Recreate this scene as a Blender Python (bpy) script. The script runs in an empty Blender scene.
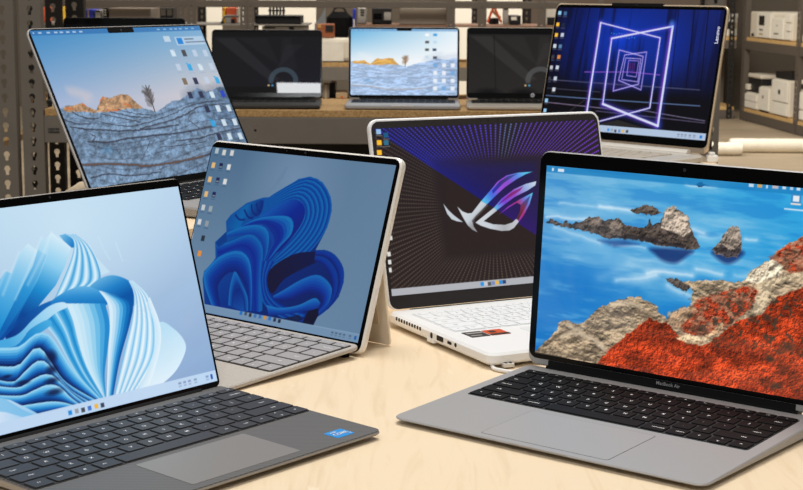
# Recreation of a photograph: a group of open laptops on a birch work table in a stock room
import bpy, bmesh, math, random
import numpy as np
from mathutils import Matrix, Vector
random.seed(7)
C = bpy.context.scene.collection
R = math.radians

# ------------------------------------------------------------------ camera
F_PX, CY, CAM_Z = 1568.705, 239.518, 0.37866
PITCH, ROLL = 0.160806, 0.005210
cr, sr, cp, sp = math.cos(ROLL), math.sin(ROLL), math.cos(PITCH), math.sin(PITCH)
r0, u0, fw0 = Vector((1, 0, 0)), Vector((0, sp, cp)), Vector((0, cp, -sp))
RIGHT, UP = cr * r0 + sr * u0, -sr * r0 + cr * u0
cam_d = bpy.data.cameras.new('camera')
cam = bpy.data.objects.new('camera', cam_d); C.objects.link(cam)
m3 = Matrix((RIGHT, UP, -fw0)).transposed()
cam.matrix_world = Matrix.Translation((0, 0, CAM_Z)) @ m3.to_4x4()
cam_d.sensor_width = 36; cam_d.lens = F_PX * 36 / 803; cam_d.shift_y = (CY - 245) / 803
cam_d.clip_start = .05; cam_d.clip_end = 60
cam_d.dof.use_dof = True; cam_d.dof.focus_distance = 1.45; cam_d.dof.aperture_fstop = 34
bpy.context.scene.camera = cam
vs = bpy.context.scene.view_settings
vs.view_transform = 'Standard'; vs.look = 'None'; vs.exposure = 0; vs.gamma = 1; vs.use_curve_mapping = False

def at(px, py, Y):
    """point of the place that the photograph shows at (px, py), at distance Y"""
    d = RIGHT * ((px - 401.5) / F_PX) + UP * ((CY - py) / F_PX) + fw0
    return Vector((0, 0, CAM_Z)) + d * (Y / d.y)

# ------------------------------------------------------------------ materials
def lin(c):
    return tuple((v / 255 / 12.92) if v / 255 <= .04045 else ((v / 255 + .055) / 1.055) ** 2.4 for v in c[:3])
MATS = {}
def mat(name, col, rough=.5, metal=0, spec=.5, noise=0, scale=30, stretch=(1, 1, 1), col2=None, bump=0, coat=0, emit=None):
    if name in MATS: return MATS[name]
    m = bpy.data.materials.new(name); m.use_nodes = True; nt = m.node_tree; b = nt.nodes['Principled BSDF']
    b.inputs['Roughness'].default_value = rough; b.inputs['Metallic'].default_value = metal
    b.inputs['Specular IOR Level'].default_value = spec; b.inputs['Coat Weight'].default_value = coat
    c = lin(col); b.inputs['Base Color'].default_value = (*c, 1)
    if noise or bump or col2:
        tc = nt.nodes.new('ShaderNodeTexCoord'); mp = nt.nodes.new('ShaderNodeMapping'); mp.inputs['Scale'].default_value = stretch
        nz = nt.nodes.new('ShaderNodeTexNoise'); nz.inputs['Scale'].default_value = scale; nz.inputs['Detail'].default_value = 5
        nt.links.new(tc.outputs['Object'], mp.inputs['Vector']); nt.links.new(mp.outputs['Vector'], nz.inputs['Vector'])
        rp = nt.nodes.new('ShaderNodeValToRGB'); e = rp.color_ramp.elements
        e[0].position = .5 - .18; e[1].position = .5 + .18
        if col2: e[0].color = (*lin(col2), 1); e[1].color = (*c, 1)
        else:
            e[0].color = (*[v * (1 - noise) for v in c], 1); e[1].color = (*[min(1, v * (1 + noise)) for v in c], 1)
        nt.links.new(nz.outputs['Fac'], rp.inputs['Fac']); nt.links.new(rp.outputs['Color'], b.inputs['Base Color'])
        if bump:
            bp = nt.nodes.new('ShaderNodeBump'); bp.inputs['Strength'].default_value = bump; bp.inputs['Distance'].default_value = .002
            nt.links.new(nz.outputs['Fac'], bp.inputs['Height']); nt.links.new(bp.outputs['Normal'], b.inputs['Normal'])
    if emit:
        b.inputs['Emission Color'].default_value = (*lin(emit), 1); b.inputs['Emission Strength'].default_value = 1
    MATS[name] = m
    return m

def screen_mat(gloss=.3):
    key = 'display_glass_%g' % gloss
    if key in MATS: return MATS[key]
    m = bpy.data.materials.new(key); m.use_nodes = True; nt = m.node_tree; b = nt.nodes['Principled BSDF']
    a = nt.nodes.new('ShaderNodeAttribute'); a.attribute_name = 'picture'
    b.inputs['Base Color'].default_value = (.004, .004, .005, 1); b.inputs['Roughness'].default_value = .06 if gloss != .22 else .012
    b.inputs['Specular IOR Level'].default_value = gloss; b.inputs['Emission Strength'].default_value = 1
    nt.links.new(a.outputs['Color'], b.inputs['Emission Color'])
    MATS[key] = m
    return m

def birch_mat():
    m = bpy.data.materials.new('birch_plywood'); m.use_nodes = True; nt = m.node_tree; b = nt.nodes['Principled BSDF']
    tc = nt.nodes.new('ShaderNodeTexCoord'); mp = nt.nodes.new('ShaderNodeMapping'); mp.inputs['Scale'].default_value = (34, 4, 12)
    mp.inputs['Rotation'].default_value = (0, 0, R(-12))
    nz = nt.nodes.new('ShaderNodeTexNoise'); nz.inputs['Scale'].default_value = 1.3; nz.inputs['Detail'].default_value = 7; nz.inputs['Distortion'].default_value = 2.2
    rp = nt.nodes.new('ShaderNodeValToRGB'); e = rp.color_ramp.elements
    e[0].position = .3; e[0].color = (*lin((226, 202, 168)), 1); e[1].position = .5; e[1].color = (*lin((234, 212, 180)), 1)
    # short pale flakes across the grain
    mp2 = nt.nodes.new('ShaderNodeMapping'); mp2.inputs['Scale'].default_value = (60, 14, 30); mp2.inputs['Rotation'].default_value = (0, 0, R(70))
    n2 = nt.nodes.new('ShaderNodeTexNoise'); n2.inputs['Scale'].default_value = 1.2; n2.inputs['Detail'].default_value = 3
    r2 = nt.nodes.new('ShaderNodeValToRGB'); r2.color_ramp.elements[0].position = .68; r2.color_ramp.elements[1].position = .76
    mx = nt.nodes.new('ShaderNodeMix'); mx.data_type = 'RGBA'; mx.inputs['B'].default_value = (*lin((239, 220, 192)), 1)
    for a_, b_ in ((mp, nz), (mp2, n2)):
        nt.links.new(tc.outputs['Object'], a_.inputs['Vector']); nt.links.new(a_.outputs['Vector'], b_.inputs['Vector'])
    nt.links.new(nz.outputs['Fac'], rp.inputs['Fac']); nt.links.new(n2.outputs['Fac'], r2.inputs['Fac'])
    nt.links.new(r2.outputs['Color'], mx.inputs['Factor']); nt.links.new(rp.outputs['Color'], mx.inputs['A'])
    nt.links.new(mx.outputs['Result'], b.inputs['Base Color'])
    b.inputs['Roughness'].default_value = .55; b.inputs['Specular IOR Level'].default_value = .25
    return m

def carbon_mat():
    m = bpy.data.materials.new('carbon_weave'); m.use_nodes = True; nt = m.node_tree; b = nt.nodes['Principled BSDF']
    tc = nt.nodes.new('ShaderNodeTexCoord'); ck = nt.nodes.new('ShaderNodeTexWave')
    ck.inputs['Scale'].default_value = 120; ck.bands_direction = 'DIAGONAL'; ck.inputs['Distortion'].default_value = .6
    rp = nt.nodes.new('ShaderNodeValToRGB'); rp.color_ramp.elements[0].color = (*lin((86, 84, 83)), 1); rp.color_ramp.elements[1].color = (*lin((106, 104, 102)), 1)
    nt.links.new(tc.outputs['Object'], ck.inputs['Vector']); nt.links.new(ck.outputs['Fac'], rp.inputs['Fac'])
    nt.links.new(rp.outputs['Color'], b.inputs['Base Color']); b.inputs['Roughness'].default_value = .5; b.inputs['Specular IOR Level'].default_value = .3
    return m

BLACK = mat('black_glass', (9, 9, 10), .12, 0, .12)
BLACKP = mat('black_plastic', (13, 13, 14), .5, 0, .15)
WHITE_LEG = mat('legend_white', (225, 225, 225), .6, 0, .1)
GREY_LEG = mat('legend_grey', (120, 122, 128), .6, 0, .1)
RUBBER = mat('dark_rubber', (22, 21, 21), .8, 0, .1)

# ------------------------------------------------------------------ mesh helpers
def link(name, me, mats, parent=None, loc=(0, 0, 0), rot=(0, 0, 0)):
    o = bpy.data.objects.new(name, me); C.objects.link(o)
    for m in (mats if isinstance(mats, (list, tuple)) else [mats]): me.materials.append(m)
    if parent: o.parent = parent
    o.location = loc; o.rotation_euler = rot
    return o
def obj(name, bm, mats, parent=None, loc=(0, 0, 0), rot=(0, 0, 0), smooth=False):
    bmesh.ops.recalc_face_normals(bm, faces=bm.faces[:])
    me = bpy.data.meshes.new(name); bm.to_mesh(me); bm.free()
    if smooth:
        for p in me.polygons: p.use_smooth = True
    return link(name, me, mats, parent, loc, rot)
def thing(name, label, cat, loc=(0, 0, 0), rz=0, group=None):
    o = bpy.data.objects.new(name, None); C.objects.link(o)
    o.empty_display_size = .05; o.location = loc; o.rotation_euler = (0, 0, rz)
    return tag(o, label, cat, group)
def tag(o, label, cat, group=None):
    o['label'] = label; o['category'] = cat
    if group: o['group'] = group
    return o
def structure(o):
    o['kind'] = 'structure'; return o

def rr(x0, x1, y0, y1, r, n=5):
    r = max(1e-5, min(r, (x1 - x0) / 2 - 1e-6, (y1 - y0) / 2 - 1e-6)); out = []
    for cx, cy, a0 in ((x1 - r, y1 - r, 0), (x0 + r, y1 - r, 90), (x0 + r, y0 + r, 180), (x1 - r, y0 + r, 270)):
        for k in range(n + 1):
            a = R(a0 + 90 * k / n); out.append((cx + r * math.cos(a), cy + r * math.sin(a)))
    return out
def slab(bm, x0, x1, y0, y1, r, zt, zb, bev=.0008, n=5, mp=lambda x, y, z: (x, y, z), mi=0):
    """rounded plate between the heights zb(x,y) and zt(x,y) with softened rims"""
    ft = zt if callable(zt) else (lambda x, y: zt)
    fb = zb if callable(zb) else (lambda x, y: zb)
    loops = []
    for ins, f, dz in ((bev, fb, 0), (0, fb, bev), (0, ft, -bev), (bev, ft, 0)):
        loops.append([bm.verts.new(mp(x, y, f(x, y) + dz)) for x, y in rr(x0 + ins, x1 - ins, y0 + ins, y1 - ins, max(r - ins, 1e-4), n)])
    N = len(loops[0]); fs = []
    for a, b in zip(loops, loops[1:]):
        for i in range(N): fs.append(bm.faces.new((a[i], a[(i + 1) % N], b[(i + 1) % N], b[i])))
    fs += [bm.faces.new(loops[0][::-1]), bm.faces.new(loops[-1])]
    for f_ in fs: f_.material_index = mi
    return bm
def box(bm, x0, x1, y0, y1, z0, z1, bev=0, mi=0):
    v = [bm.verts.new((x, y, z)) for z in (z0, z1) for x, y in ((x0, y0), (x1, y0), (x1, y1), (x0, y1))]
    fs = [bm.faces.new([v[i] for i in q]) for q in ((3, 2, 1, 0), (4, 5, 6, 7), (0, 1, 5, 4), (1, 2, 6, 5), (2, 3, 7, 6), (3, 0, 4, 7))]
    for f in fs: f.material_index = mi
    if bev:
        es = list({e for f in fs for e in f.edges})
        bmesh.ops.bevel(bm, geom=es, offset=bev, segments=2, profile=.5, affect='EDGES')
    return bm
def bx(*a, **k): return box(bmesh.new(), *a, **k)
def tube(bm, pts, r, n=8, cap=True):
    pts = [Vector(p) for p in pts]; rings = []
    for i, p in enumerate(pts):
        t = (pts[min(i + 1, len(pts) - 1)] - pts[max(i - 1, 0)]).normalized()
        a = t.cross(Vector((0, 0, 1)) if abs(t.z) < .9 else Vector((1, 0, 0))).normalized(); b = t.cross(a)
        rad = r[i] if isinstance(r, (list, tuple)) else r
        rings.append([bm.verts.new(p + (a * math.cos(2 * math.pi * k / n) + b * math.sin(2 * math.pi * k / n)) * rad) for k in range(n)])
    for q, w in zip(rings, rings[1:]):
        for k in range(n): bm.faces.new((q[k], q[(k + 1) % n], w[(k + 1) % n], w[k]))
    if cap: bm.faces.new(rings[0][::-1]); bm.faces.new(rings[-1])
    return bm
def curve_pts(P, n=8):
    P = [np.array(p, float) for p in P]; out = []
    for i in range(len(P) - 1):
        a, b, c, d = P[max(i - 1, 0)], P[i], P[i + 1], P[min(i + 2, len(P) - 1)]
        for k in range(n):
            t = k / n
            out.append(.5 * (2 * b + (c - a) * t + (2 * a - 5 * b + 4 * c - d) * t * t + (3 * b - a - 3 * c + d) * t ** 3))
    out.append(P[-1]); return out
GLYPH = {}
def text_mesh(s, size, bold=False):
    k = (s, bold)
    if k not in GLYPH:
        cu = bpy.data.curves.new('text', 'FONT'); cu.body = s; cu.size = 1; cu.align_x = 'CENTER'; cu.align_y = 'CENTER'
        cu.resolution_u = 2; cu.offset = .02 if bold else .012
        o = bpy.data.objects.new('text', cu); me = o.to_mesh()
        v = [tuple(q.co) for q in me.vertices]; f = [tuple(q.vertices) for q in me.polygons]
        o.to_mesh_clear(); bpy.data.objects.remove(o); bpy.data.curves.remove(cu)
        GLYPH[k] = (v, f)
    return GLYPH[k]
def add_text(bm, s, size, fn, mi=0, bold=False):
    v, f = text_mesh(s, size, bold)
    vs_ = [bm.verts.new(fn(x * size, y * size)) for x, y, _ in v]
    for q in f:
        try: bm.faces.new([vs_[i] for i in q]).material_index = mi
        except ValueError: pass
    return bm

# ------------------------------------------------------------------ a small painter for what the displays show
class Picture:
    def __init__(s, w, h, asp):
        s.w, s.h, s.asp = w, h, asp
        x = np.linspace(0, 1, w); y = np.linspace(0, 1, h)
        s.S, s.T = np.meshgrid(x, y); s.X = s.S * asp; s.px = 1.0 / h; s.TB = s.T
        s.img = np.zeros((h, w, 3))
    def corners(s, tl, tr, bl, br):
        tl, tr, bl, br = [np.array(c, float) for c in (tl, tr, bl, br)]
        S, T = s.S[..., None], s.T[..., None]
        s.img = (tl * (1 - S) + tr * S) * (1 - T) + (bl * (1 - S) + br * S) * T
    def noise(s, sx, sy, seed=0, octv=4, gain=.5):
        rng = np.random.RandomState(seed); out = np.zeros_like(s.S); amp = 1; tot = 0
        for o in range(octv):
            nx, ny = int(sx * s.asp * 2 ** o) + 2, int(sy * 2 ** o) + 2
            g = rng.rand(ny + 1, nx + 1); fx = s.S * (nx - 1); fy = s.TB * (ny - 1)
            ix = fx.astype(int); iy = fy.astype(int); u = fx - ix; v = fy - iy; u = u * u * (3 - 2 * u); v = v * v * (3 - 2 * v)
            out += amp * ((g[iy, ix] * (1 - u) + g[iy, ix + 1] * u) * (1 - v) + (g[iy + 1, ix] * (1 - u) + g[iy + 1, ix + 1] * u) * v)
            tot += amp; amp *= gain
        return out / tot
    def blend(s, cov, col, sl=None):
        if sl is None: sl = (slice(None), slice(None))
        c = np.asarray(col, float); s.img[sl] = s.img[sl] * (1 - cov[..., None]) + c * cov[..., None]
    def _box(s, P, pad):
        x0, x1 = P[:, 0].min() / s.asp - pad, P[:, 0].max() / s.asp + pad; y0, y1 = P[:, 1].min() - pad, P[:, 1].max() + pad
        i0, i1 = max(0, int(y0 * s.h)), min(s.h, int(y1 * s.h) + 2); j0, j1 = max(0, int(x0 * s.w)), min(s.w, int(x1 * s.w) + 2)
        return (slice(i0, i1), slice(j0, j1)) if i1 > i0 and j1 > j0 else None
    def pts(s, P): P = np.array(P, float); return np.c_[P[:, 0] * s.asp, P[:, 1]]
    def _dist(s, P, sl, closed):
        X, Y = s.X[sl], s.T[sl]; d = np.full(X.shape, 9.); ins = np.zeros(X.shape, bool)
        n = len(P)
        for i in range(n if closed else n - 1):
            a, b = P[i], P[(i + 1) % n]; e = b - a; L = e @ e + 1e-12
            t = np.clip(((X - a[0]) * e[0] + (Y - a[1]) * e[1]) / L, 0, 1)
            d = np.minimum(d, (X - a[0] - t * e[0]) ** 2 + (Y - a[1] - t * e[1]) ** 2)
            if closed and a[1] != b[1]:
                c = ((a[1] > Y) != (b[1] > Y)) & (X < e[0] * (Y - a[1]) / (b[1] - a[1]) + a[0]); ins ^= c
        return np.sqrt(d), ins
    def smooth(s, P, closed=True, n=5):
        P = [np.array(p, float) for p in P]; N = len(P); out = []
        for i in range(N if closed else N - 1):
            g = (lambda k: P[k % N]) if closed else (lambda k: P[min(max(k, 0), N - 1)])
            a, b, c, d = g(i - 1), g(i), g(i + 1), g(i + 2)
            for k in range(n):
                t = k / n
                out.append(.5 * (2 * b + (c - a) * t + (2 * a - 5 * b + 4 * c - d) * t * t + (3 * b - a - 3 * c + d) * t ** 3))
        if not closed: out.append(P[-1])
        return out
    def poly(s, P, col, alpha=1., soft=1., sm=False, tex=None):
        """col: one colour, or (p0, p1, [colours]) along a line"""
        if sm: P = s.smooth(P)
        P = s.pts(P); sl = s._box(P, .01 + soft * s.px)
        if sl is None: return
        d, ins = s._dist(P, sl, True); d = np.where(ins, d, -d)
        cov = np.clip(d / (soft * s.px) + .5, 0, 1) * alpha
        if isinstance(col[0], (list, tuple)):
            a, b = s.pts([col[0], col[1]]); e = b - a
            t = np.clip(((s.X[sl] - a[0]) * e[0] + (s.T[sl] - a[1]) * e[1]) / (e @ e), 0, 1) * (len(col[2]) - 1)
            cs = np.array(list(col[2]) + [col[2][-1]], float); i = t.astype(int); f = (t - i)[..., None]; c = cs[i] * (1 - f) + cs[i + 1] * f
        else: c = np.broadcast_to(np.array(col, float), cov.shape + (3,))
        if tex is not None: c = c * tex[sl][..., None]
        s.img[sl] = s.img[sl] * (1 - cov[..., None]) + c * cov[..., None]
    def stroke(s, P, w, col, alpha=1., sm=False, glow=0):
        if sm: P = s.smooth(P, False)
        P = s.pts(P); sl = s._box(P, w + glow * 3 + .01)
        if sl is None: return
        d, _ = s._dist(P, sl, False)
        cov = (np.exp(-(d / glow) ** 2) if glow else np.clip((w / 2 - d) / s.px + .5, 0, 1)) * alpha
        s.blend(cov, col, sl)
    def rect(s, x0, y0, x1, y1, col, alpha=1.): s.poly([(x0, y0), (x1, y0), (x1, y1), (x0, y1)], col, alpha)
    def blob(s, x, y, rx, ry, col, alpha=1., soft=.3):
        d = np.sqrt(((s.S - x) / rx) ** 2 + ((s.T - y) / ry) ** 2); s.blend(np.clip((1 - d) / soft, 0, 1) * alpha, col)
    def fan(s, A, B, n, cols, sub=7, M=26):
        """n folds between the lines A and B, each shaded through the colours cols"""
        def res(P):
            P = np.array(s.smooth(P, False, 8)); d = np.r_[0, np.cumsum(np.hypot(*np.diff(P, axis=0).T))]; t = np.linspace(0, d[-1], M)
            return np.c_[np.interp(t, d, P[:, 0]), np.interp(t, d, P[:, 1])]
        A, B = res(A), res(B); cs = np.array(cols, float); N = n * sub
        for k in range(N):
            a, b = A + (B - A) * (k / N), A + (B - A) * min(1, (k + 1.25) / N)
            f = (k % sub) / max(1, sub - 1) * (len(cs) - 1); i = min(int(f), len(cs) - 2); c = cs[i] + (cs[i + 1] - cs[i]) * (f - i)
            s.poly(list(map(tuple, a)) + list(map(tuple, b[::-1])), tuple(c))
    def jitter(s, amp, freq=40, seed=50):
        s.X0, s.T0 = s.X, s.T
        s.X = s.X + amp * 2 * (s.noise(freq, freq, seed, 3, .6) - .5); s.T = s.T + amp * 2 * (s.noise(freq, freq, seed + 1, 3, .6) - .5)
    def still(s): s.X, s.T = s.X0, s.T0
    def relief(s, fx, fy, seed, k=3., lo=.3, hi=1.6, d=2, gain=.62, base=.98):
        """rugged surface of a pictured rock"""
        h = s.noise(fx, fy, seed, 5, gain); g = h - np.roll(np.roll(h, -d, 0), -d // 2, 1)
        return np.clip(base + k * g + .9 * (h - .5), lo, hi)
    def linear(s):
        v = np.clip(s.img / 255, 0, 1); return np.where(v <= .04045, v / 12.92, ((v + .055) / 1.055) ** 2.4)

def screen_mesh(name, pic, u0, u1, v0, v1, y):
    w, h = pic.w, pic.h
    u = np.linspace(u0, u1, w); v = np.linspace(v1, v0, h); U, V = np.meshgrid(u, v)
    co = np.stack([U, np.full_like(U, y), V], -1).reshape(-1, 3)
    i = np.arange(w * h).reshape(h, w); q = np.stack([i[1:, :-1], i[1:, 1:], i[:-1, 1:], i[:-1, :-1]], -1).reshape(-1, 4)
    me = bpy.data.meshes.new(name); me.vertices.add(w * h); me.vertices.foreach_set('co', co.ravel())
    me.loops.add(q.size); me.loops.foreach_set('vertex_index', q.ravel().astype(np.int32))
    me.polygons.add(len(q)); me.polygons.foreach_set('loop_start', np.arange(0, q.size, 4, dtype=np.int32))
    me.update(calc_edges=True)
    a = me.attributes.new('picture', 'FLOAT_COLOR', 'POINT'); L = pic.linear().reshape(-1, 3)
    a.data.foreach_set('color', np.c_[L, np.ones(len(L))].ravel().astype(np.float32))
    return me

# ------------------------------------------------------------------ what the displays show
def taskbar_icons(p, P, sz, cols=((40, 140, 220), (150, 155, 165), (70, 75, 85), (70, 120, 200), (240, 180, 60), (60, 70, 90), (50, 120, 190), (60, 65, 75), (70, 75, 85))):
    for (s, t), c in zip(P, cols): p.rect(s - sz / p.asp, t - sz, s + sz / p.asp, t + sz, c)
def pale_bloom():
    p = Picture(420, 262, 1.58)
    p.corners((184, 216, 236), (186, 213, 236), (150, 180, 215), (138, 166, 206))
    p.blob(.55, .12, .5, .5, (208, 232, 247), .7, 1)
    p.poly([(0.608,0.213),(0.625,0.289),(0.665,0.370),(0.625,0.379),(0.591,0.414),(0.579,0.339)], (200, 228, 244), .8)
    p.poly([(0.816,0.652),(0.869,0.703),(0.898,0.767),(0.893,0.822),(0.841,0.902),(0.767,0.954),(0.714,0.969),(0.684,0.972),(0.760,0.749)], ((0.809,0.700),(0.853,0.924),[(186,222,242),(224,240,250)]), sm=True)
    p.stroke([(0.647,0.190),(0.661,0.272),(0.674,0.311)], .006, (206, 230, 244), .5)
    p.stroke([(0.708,0.232),(0.720,0.326)], .005, (206, 230, 244), .7)
    # left sheaf of petals
    p.poly([(0.140,0.559),(0.212,0.408),(0.297,0.285),(0.316,0.301),(0.356,0.211),(0.391,0.177),(0.422,0.218),(0.355,0.361),(0.259,0.545),(0.202,0.756),(0.054,0.712)], ((0.391,0.177),(0.231,0.560),[(206,232,246),(96,180,228),(16,132,204)]))
    p.poly([(0.175,0.658),(0.310,0.432),(0.392,0.288),(0.443,0.155),(0.454,0.171),(0.481,0.141),(0.488,0.154),(0.541,0.224),(0.508,0.301),(0.459,0.385),(0.372,0.481),(0.291,0.553),(0.244,0.586)], ((0.489,0.148),(0.291,0.553),[(208,233,246),(150,208,238),(30,140,206),(8,74,156)]))
    p.poly([(0.197,0.619),(0.329,0.390),(0.393,0.282),(0.421,0.212),(0.448,0.243),(0.402,0.337),(0.333,0.449),(0.257,0.556)], ((0.430,0.214),(0.259,0.545),[(150,206,238),(40,146,210),(10,96,176)]))
    p.poly([(0.481,0.141),(0.488,0.154),(0.541,0.226),(0.508,0.301),(0.459,0.387),(0.372,0.481),(0.262,0.580),(0.331,0.460),(0.401,0.348),(0.452,0.242)], ((0.488,0.154),(0.341,0.508),[(212,235,247),(140,204,238),(26,136,204),(6,70,150)]))
    for q_, w_ in (([(0.297,0.285),(0.249,0.383)], .010), ([(0.356,0.211),(0.310,0.311),(0.273,0.389)], .010), ([(0.443,0.155),(0.391,0.264),(0.311,0.420)], .008), ([(0.481,0.141),(0.429,0.249),(0.363,0.363)], .010), ([(0.488,0.154),(0.515,0.189),(0.540,0.226)], .008)):
        p.stroke(q_, w_, (222, 240, 250), .28, True, glow=w_ * .8)
    p.poly([(0.506,0.160),(0.531,0.157),(0.552,0.184),(0.559,0.227),(0.541,0.226),(0.519,0.190)], ((0.510,0.158),(0.546,0.227),[(120,190,230),(24,120,195)]))
    p.fan([(0.530,0.160),(0.553,0.190),(0.544,0.248),(0.510,0.325),(0.443,0.451)], [(0.564,0.166),(0.602,0.224),(0.624,0.313),(0.622,0.397),(0.566,0.426)], 4, ((96, 180, 226), (200, 229, 245), (218, 238, 248), (150, 208, 238), (70, 160, 218)))
    p.poly([(0.254,0.578),(0.293,0.542),(0.363,0.479),(0.438,0.453),(0.472,0.464),(0.409,0.525),(0.330,0.581),(0.267,0.604)], ((0.454,0.466),(0.270,0.582),[(20,110,190),(6,52,130)]), sm=True)
    # right arch
    p.poly([(0.580,0.424),(0.623,0.392),(0.672,0.386),(0.720,0.416),(0.743,0.458),(0.743,0.535),(0.723,0.548),(0.683,0.496),(0.631,0.460)], ((0.653,0.382),(0.672,0.506),[(96,172,220),(30,126,198),(4,84,164)]), sm=True)
    p.fan([(0.728,0.427),(0.737,0.496),(0.711,0.613),(0.662,0.746),(0.585,0.960)], [(0.743,0.427),(0.790,0.508),(0.809,0.625),(0.801,0.747),(0.768,0.837),(0.672,0.956)], 5, ((120, 192, 234), (212, 234, 247), (238, 247, 251), (204, 230, 246), (156, 210, 240)))
    p.fan([(0.784,0.544),(0.790,0.720),(0.732,0.864),(0.672,0.956)], [(0.797,0.523),(0.815,0.664),(0.795,0.783),(0.730,0.937)], 1, ((200, 228, 245), (226, 241, 250)))
    # middle dome
    p.poly([(0.427,0.465),(0.488,0.424),(0.554,0.413),(0.607,0.444),(0.632,0.486),(0.629,0.520),(0.566,0.514),(0.496,0.488)], ((0.545,0.411),(0.539,0.504),[(104,180,226),(44,140,208),(14,112,188)]), sm=True)
    p.fan([(0.609,0.447),(0.633,0.521),(0.624,0.615),(0.596,0.752),(0.557,0.959)], [(0.657,0.478),(0.724,0.530),(0.703,0.623),(0.636,0.788),(0.580,0.961)], 1, ((214, 236, 248), (180, 219, 243), (90, 178, 228), (20, 122, 196), (10, 88, 165)))
    p.fan([(0.481,0.479),(0.494,0.558),(0.498,0.666),(0.509,0.788),(0.552,0.957)], [(0.623,0.513),(0.624,0.615),(0.598,0.729),(0.569,0.841),(0.556,0.959)], 1, ((206, 233, 247), (190, 226, 244), (150, 208, 238), (92, 180, 228), (36, 138, 206)))
    p.fan([(0.388,0.543),(0.424,0.634),(0.451,0.747),(0.485,0.852),(0.539,0.953)], [(0.481,0.479),(0.494,0.570),(0.497,0.672),(0.512,0.800),(0.550,0.957)], 2, ((170, 218, 243), (60, 160, 218), (24, 136, 204), (96, 184, 230)))
    p.poly([(0.184,0.593),(0.287,0.581),(0.356,0.524),(0.421,0.477),(0.471,0.470),(0.487,0.495),(0.442,0.512),(0.403,0.538),(0.341,0.566),(0.281,0.625),(0.178,0.636)], ((0.471,0.470),(0.263,0.626),[(196,228,246),(140,204,238),(70,166,222)]), sm=True)
    p.poly([(0.178,0.636),(0.281,0.625),(0.341,0.566),(0.403,0.538),(0.417,0.562),(0.363,0.595),(0.306,0.626),(0.220,0.693),(0.170,0.690)], ((0.403,0.538),(0.223,0.671),[(70,170,224),(24,130,200),(20,110,190)]), sm=True)
    # rippling lower left
    W = [q for q in ([(0.135,0.592),(0.280,0.632),(0.326,0.608),(0.364,0.588),(0.398,0.600),(0.421,0.653),(0.466,0.800),(0.538,0.955)], [(0.125,0.662),(0.259,0.715),(0.305,0.690),(0.341,0.654),(0.366,0.664),(0.387,0.725),(0.426,0.835),(0.524,0.955)],
         [(0.120,0.699),(0.240,0.780),(0.287,0.754),(0.336,0.716),(0.366,0.719),(0.393,0.773),(0.436,0.874),(0.501,0.955)], [(0.114,0.742),(0.253,0.809),(0.307,0.793),(0.353,0.779),(0.386,0.793),(0.414,0.843),(0.449,0.907),(0.483,0.956)],
         [(0.107,0.790),(0.256,0.847),(0.308,0.840),(0.363,0.828),(0.403,0.852),(0.431,0.907),(0.464,0.957)], [(0.100,0.835),(0.241,0.888),(0.300,0.898),(0.360,0.906),(0.406,0.925),(0.450,0.958)], [(0.078,0.985),(0.234,0.937),(0.318,0.952),(0.397,0.955),(0.441,0.959)])]
    for i in range(6):
        p.fan(W[i], W[i + 1], 1, ((150, 210, 240), (84, 174, 226), (34, 128, 202), (16, 78, 160), (10, 36, 92)))
    for x, y, rx, ry in [(0.394,0.707,0.027,0.042),(0.386,0.765,0.029,0.027),(0.378,0.815,0.034,0.020),(0.379,0.868,0.043,0.022),(0.281,0.794,0.033,0.015),(0.232,0.752,0.024,0.011)]: p.blob(x, y, rx, ry, (14, 22, 62), .8, .7)
    p.poly([(0.107,0.785),(0.229,0.858),(0.295,0.928),(0.328,0.969),(0.078,0.985)], ((0.301,0.947),(0.180,0.908),[(150,200,236),(206,224,244)]))
    p.poly([(0.112,0.753),(0.199,0.830),(0.263,0.912),(0.323,0.973),(0.281,0.963),(0.205,0.905),(0.097,0.859)], (110, 184, 230), .7)
    p.rect(0, .945, 1, 1, (190, 214, 240))
    taskbar_icons(p, [(0.420,0.977),(0.444,0.977),(0.467,0.979),(0.491,0.978),(0.516,0.977),(0.539,0.979)], .0105)
    for i, s in enumerate((.84, .86, .88, .905, .955)): p.rect(s, .962, s + .012, .972, (120, 140, 180), .8); p.rect(s, .978, s + .012, .985, (120, 140, 180), .5)
    p.rect(.975, .96, .984, .985, (40, 90, 180))
    return p

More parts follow.
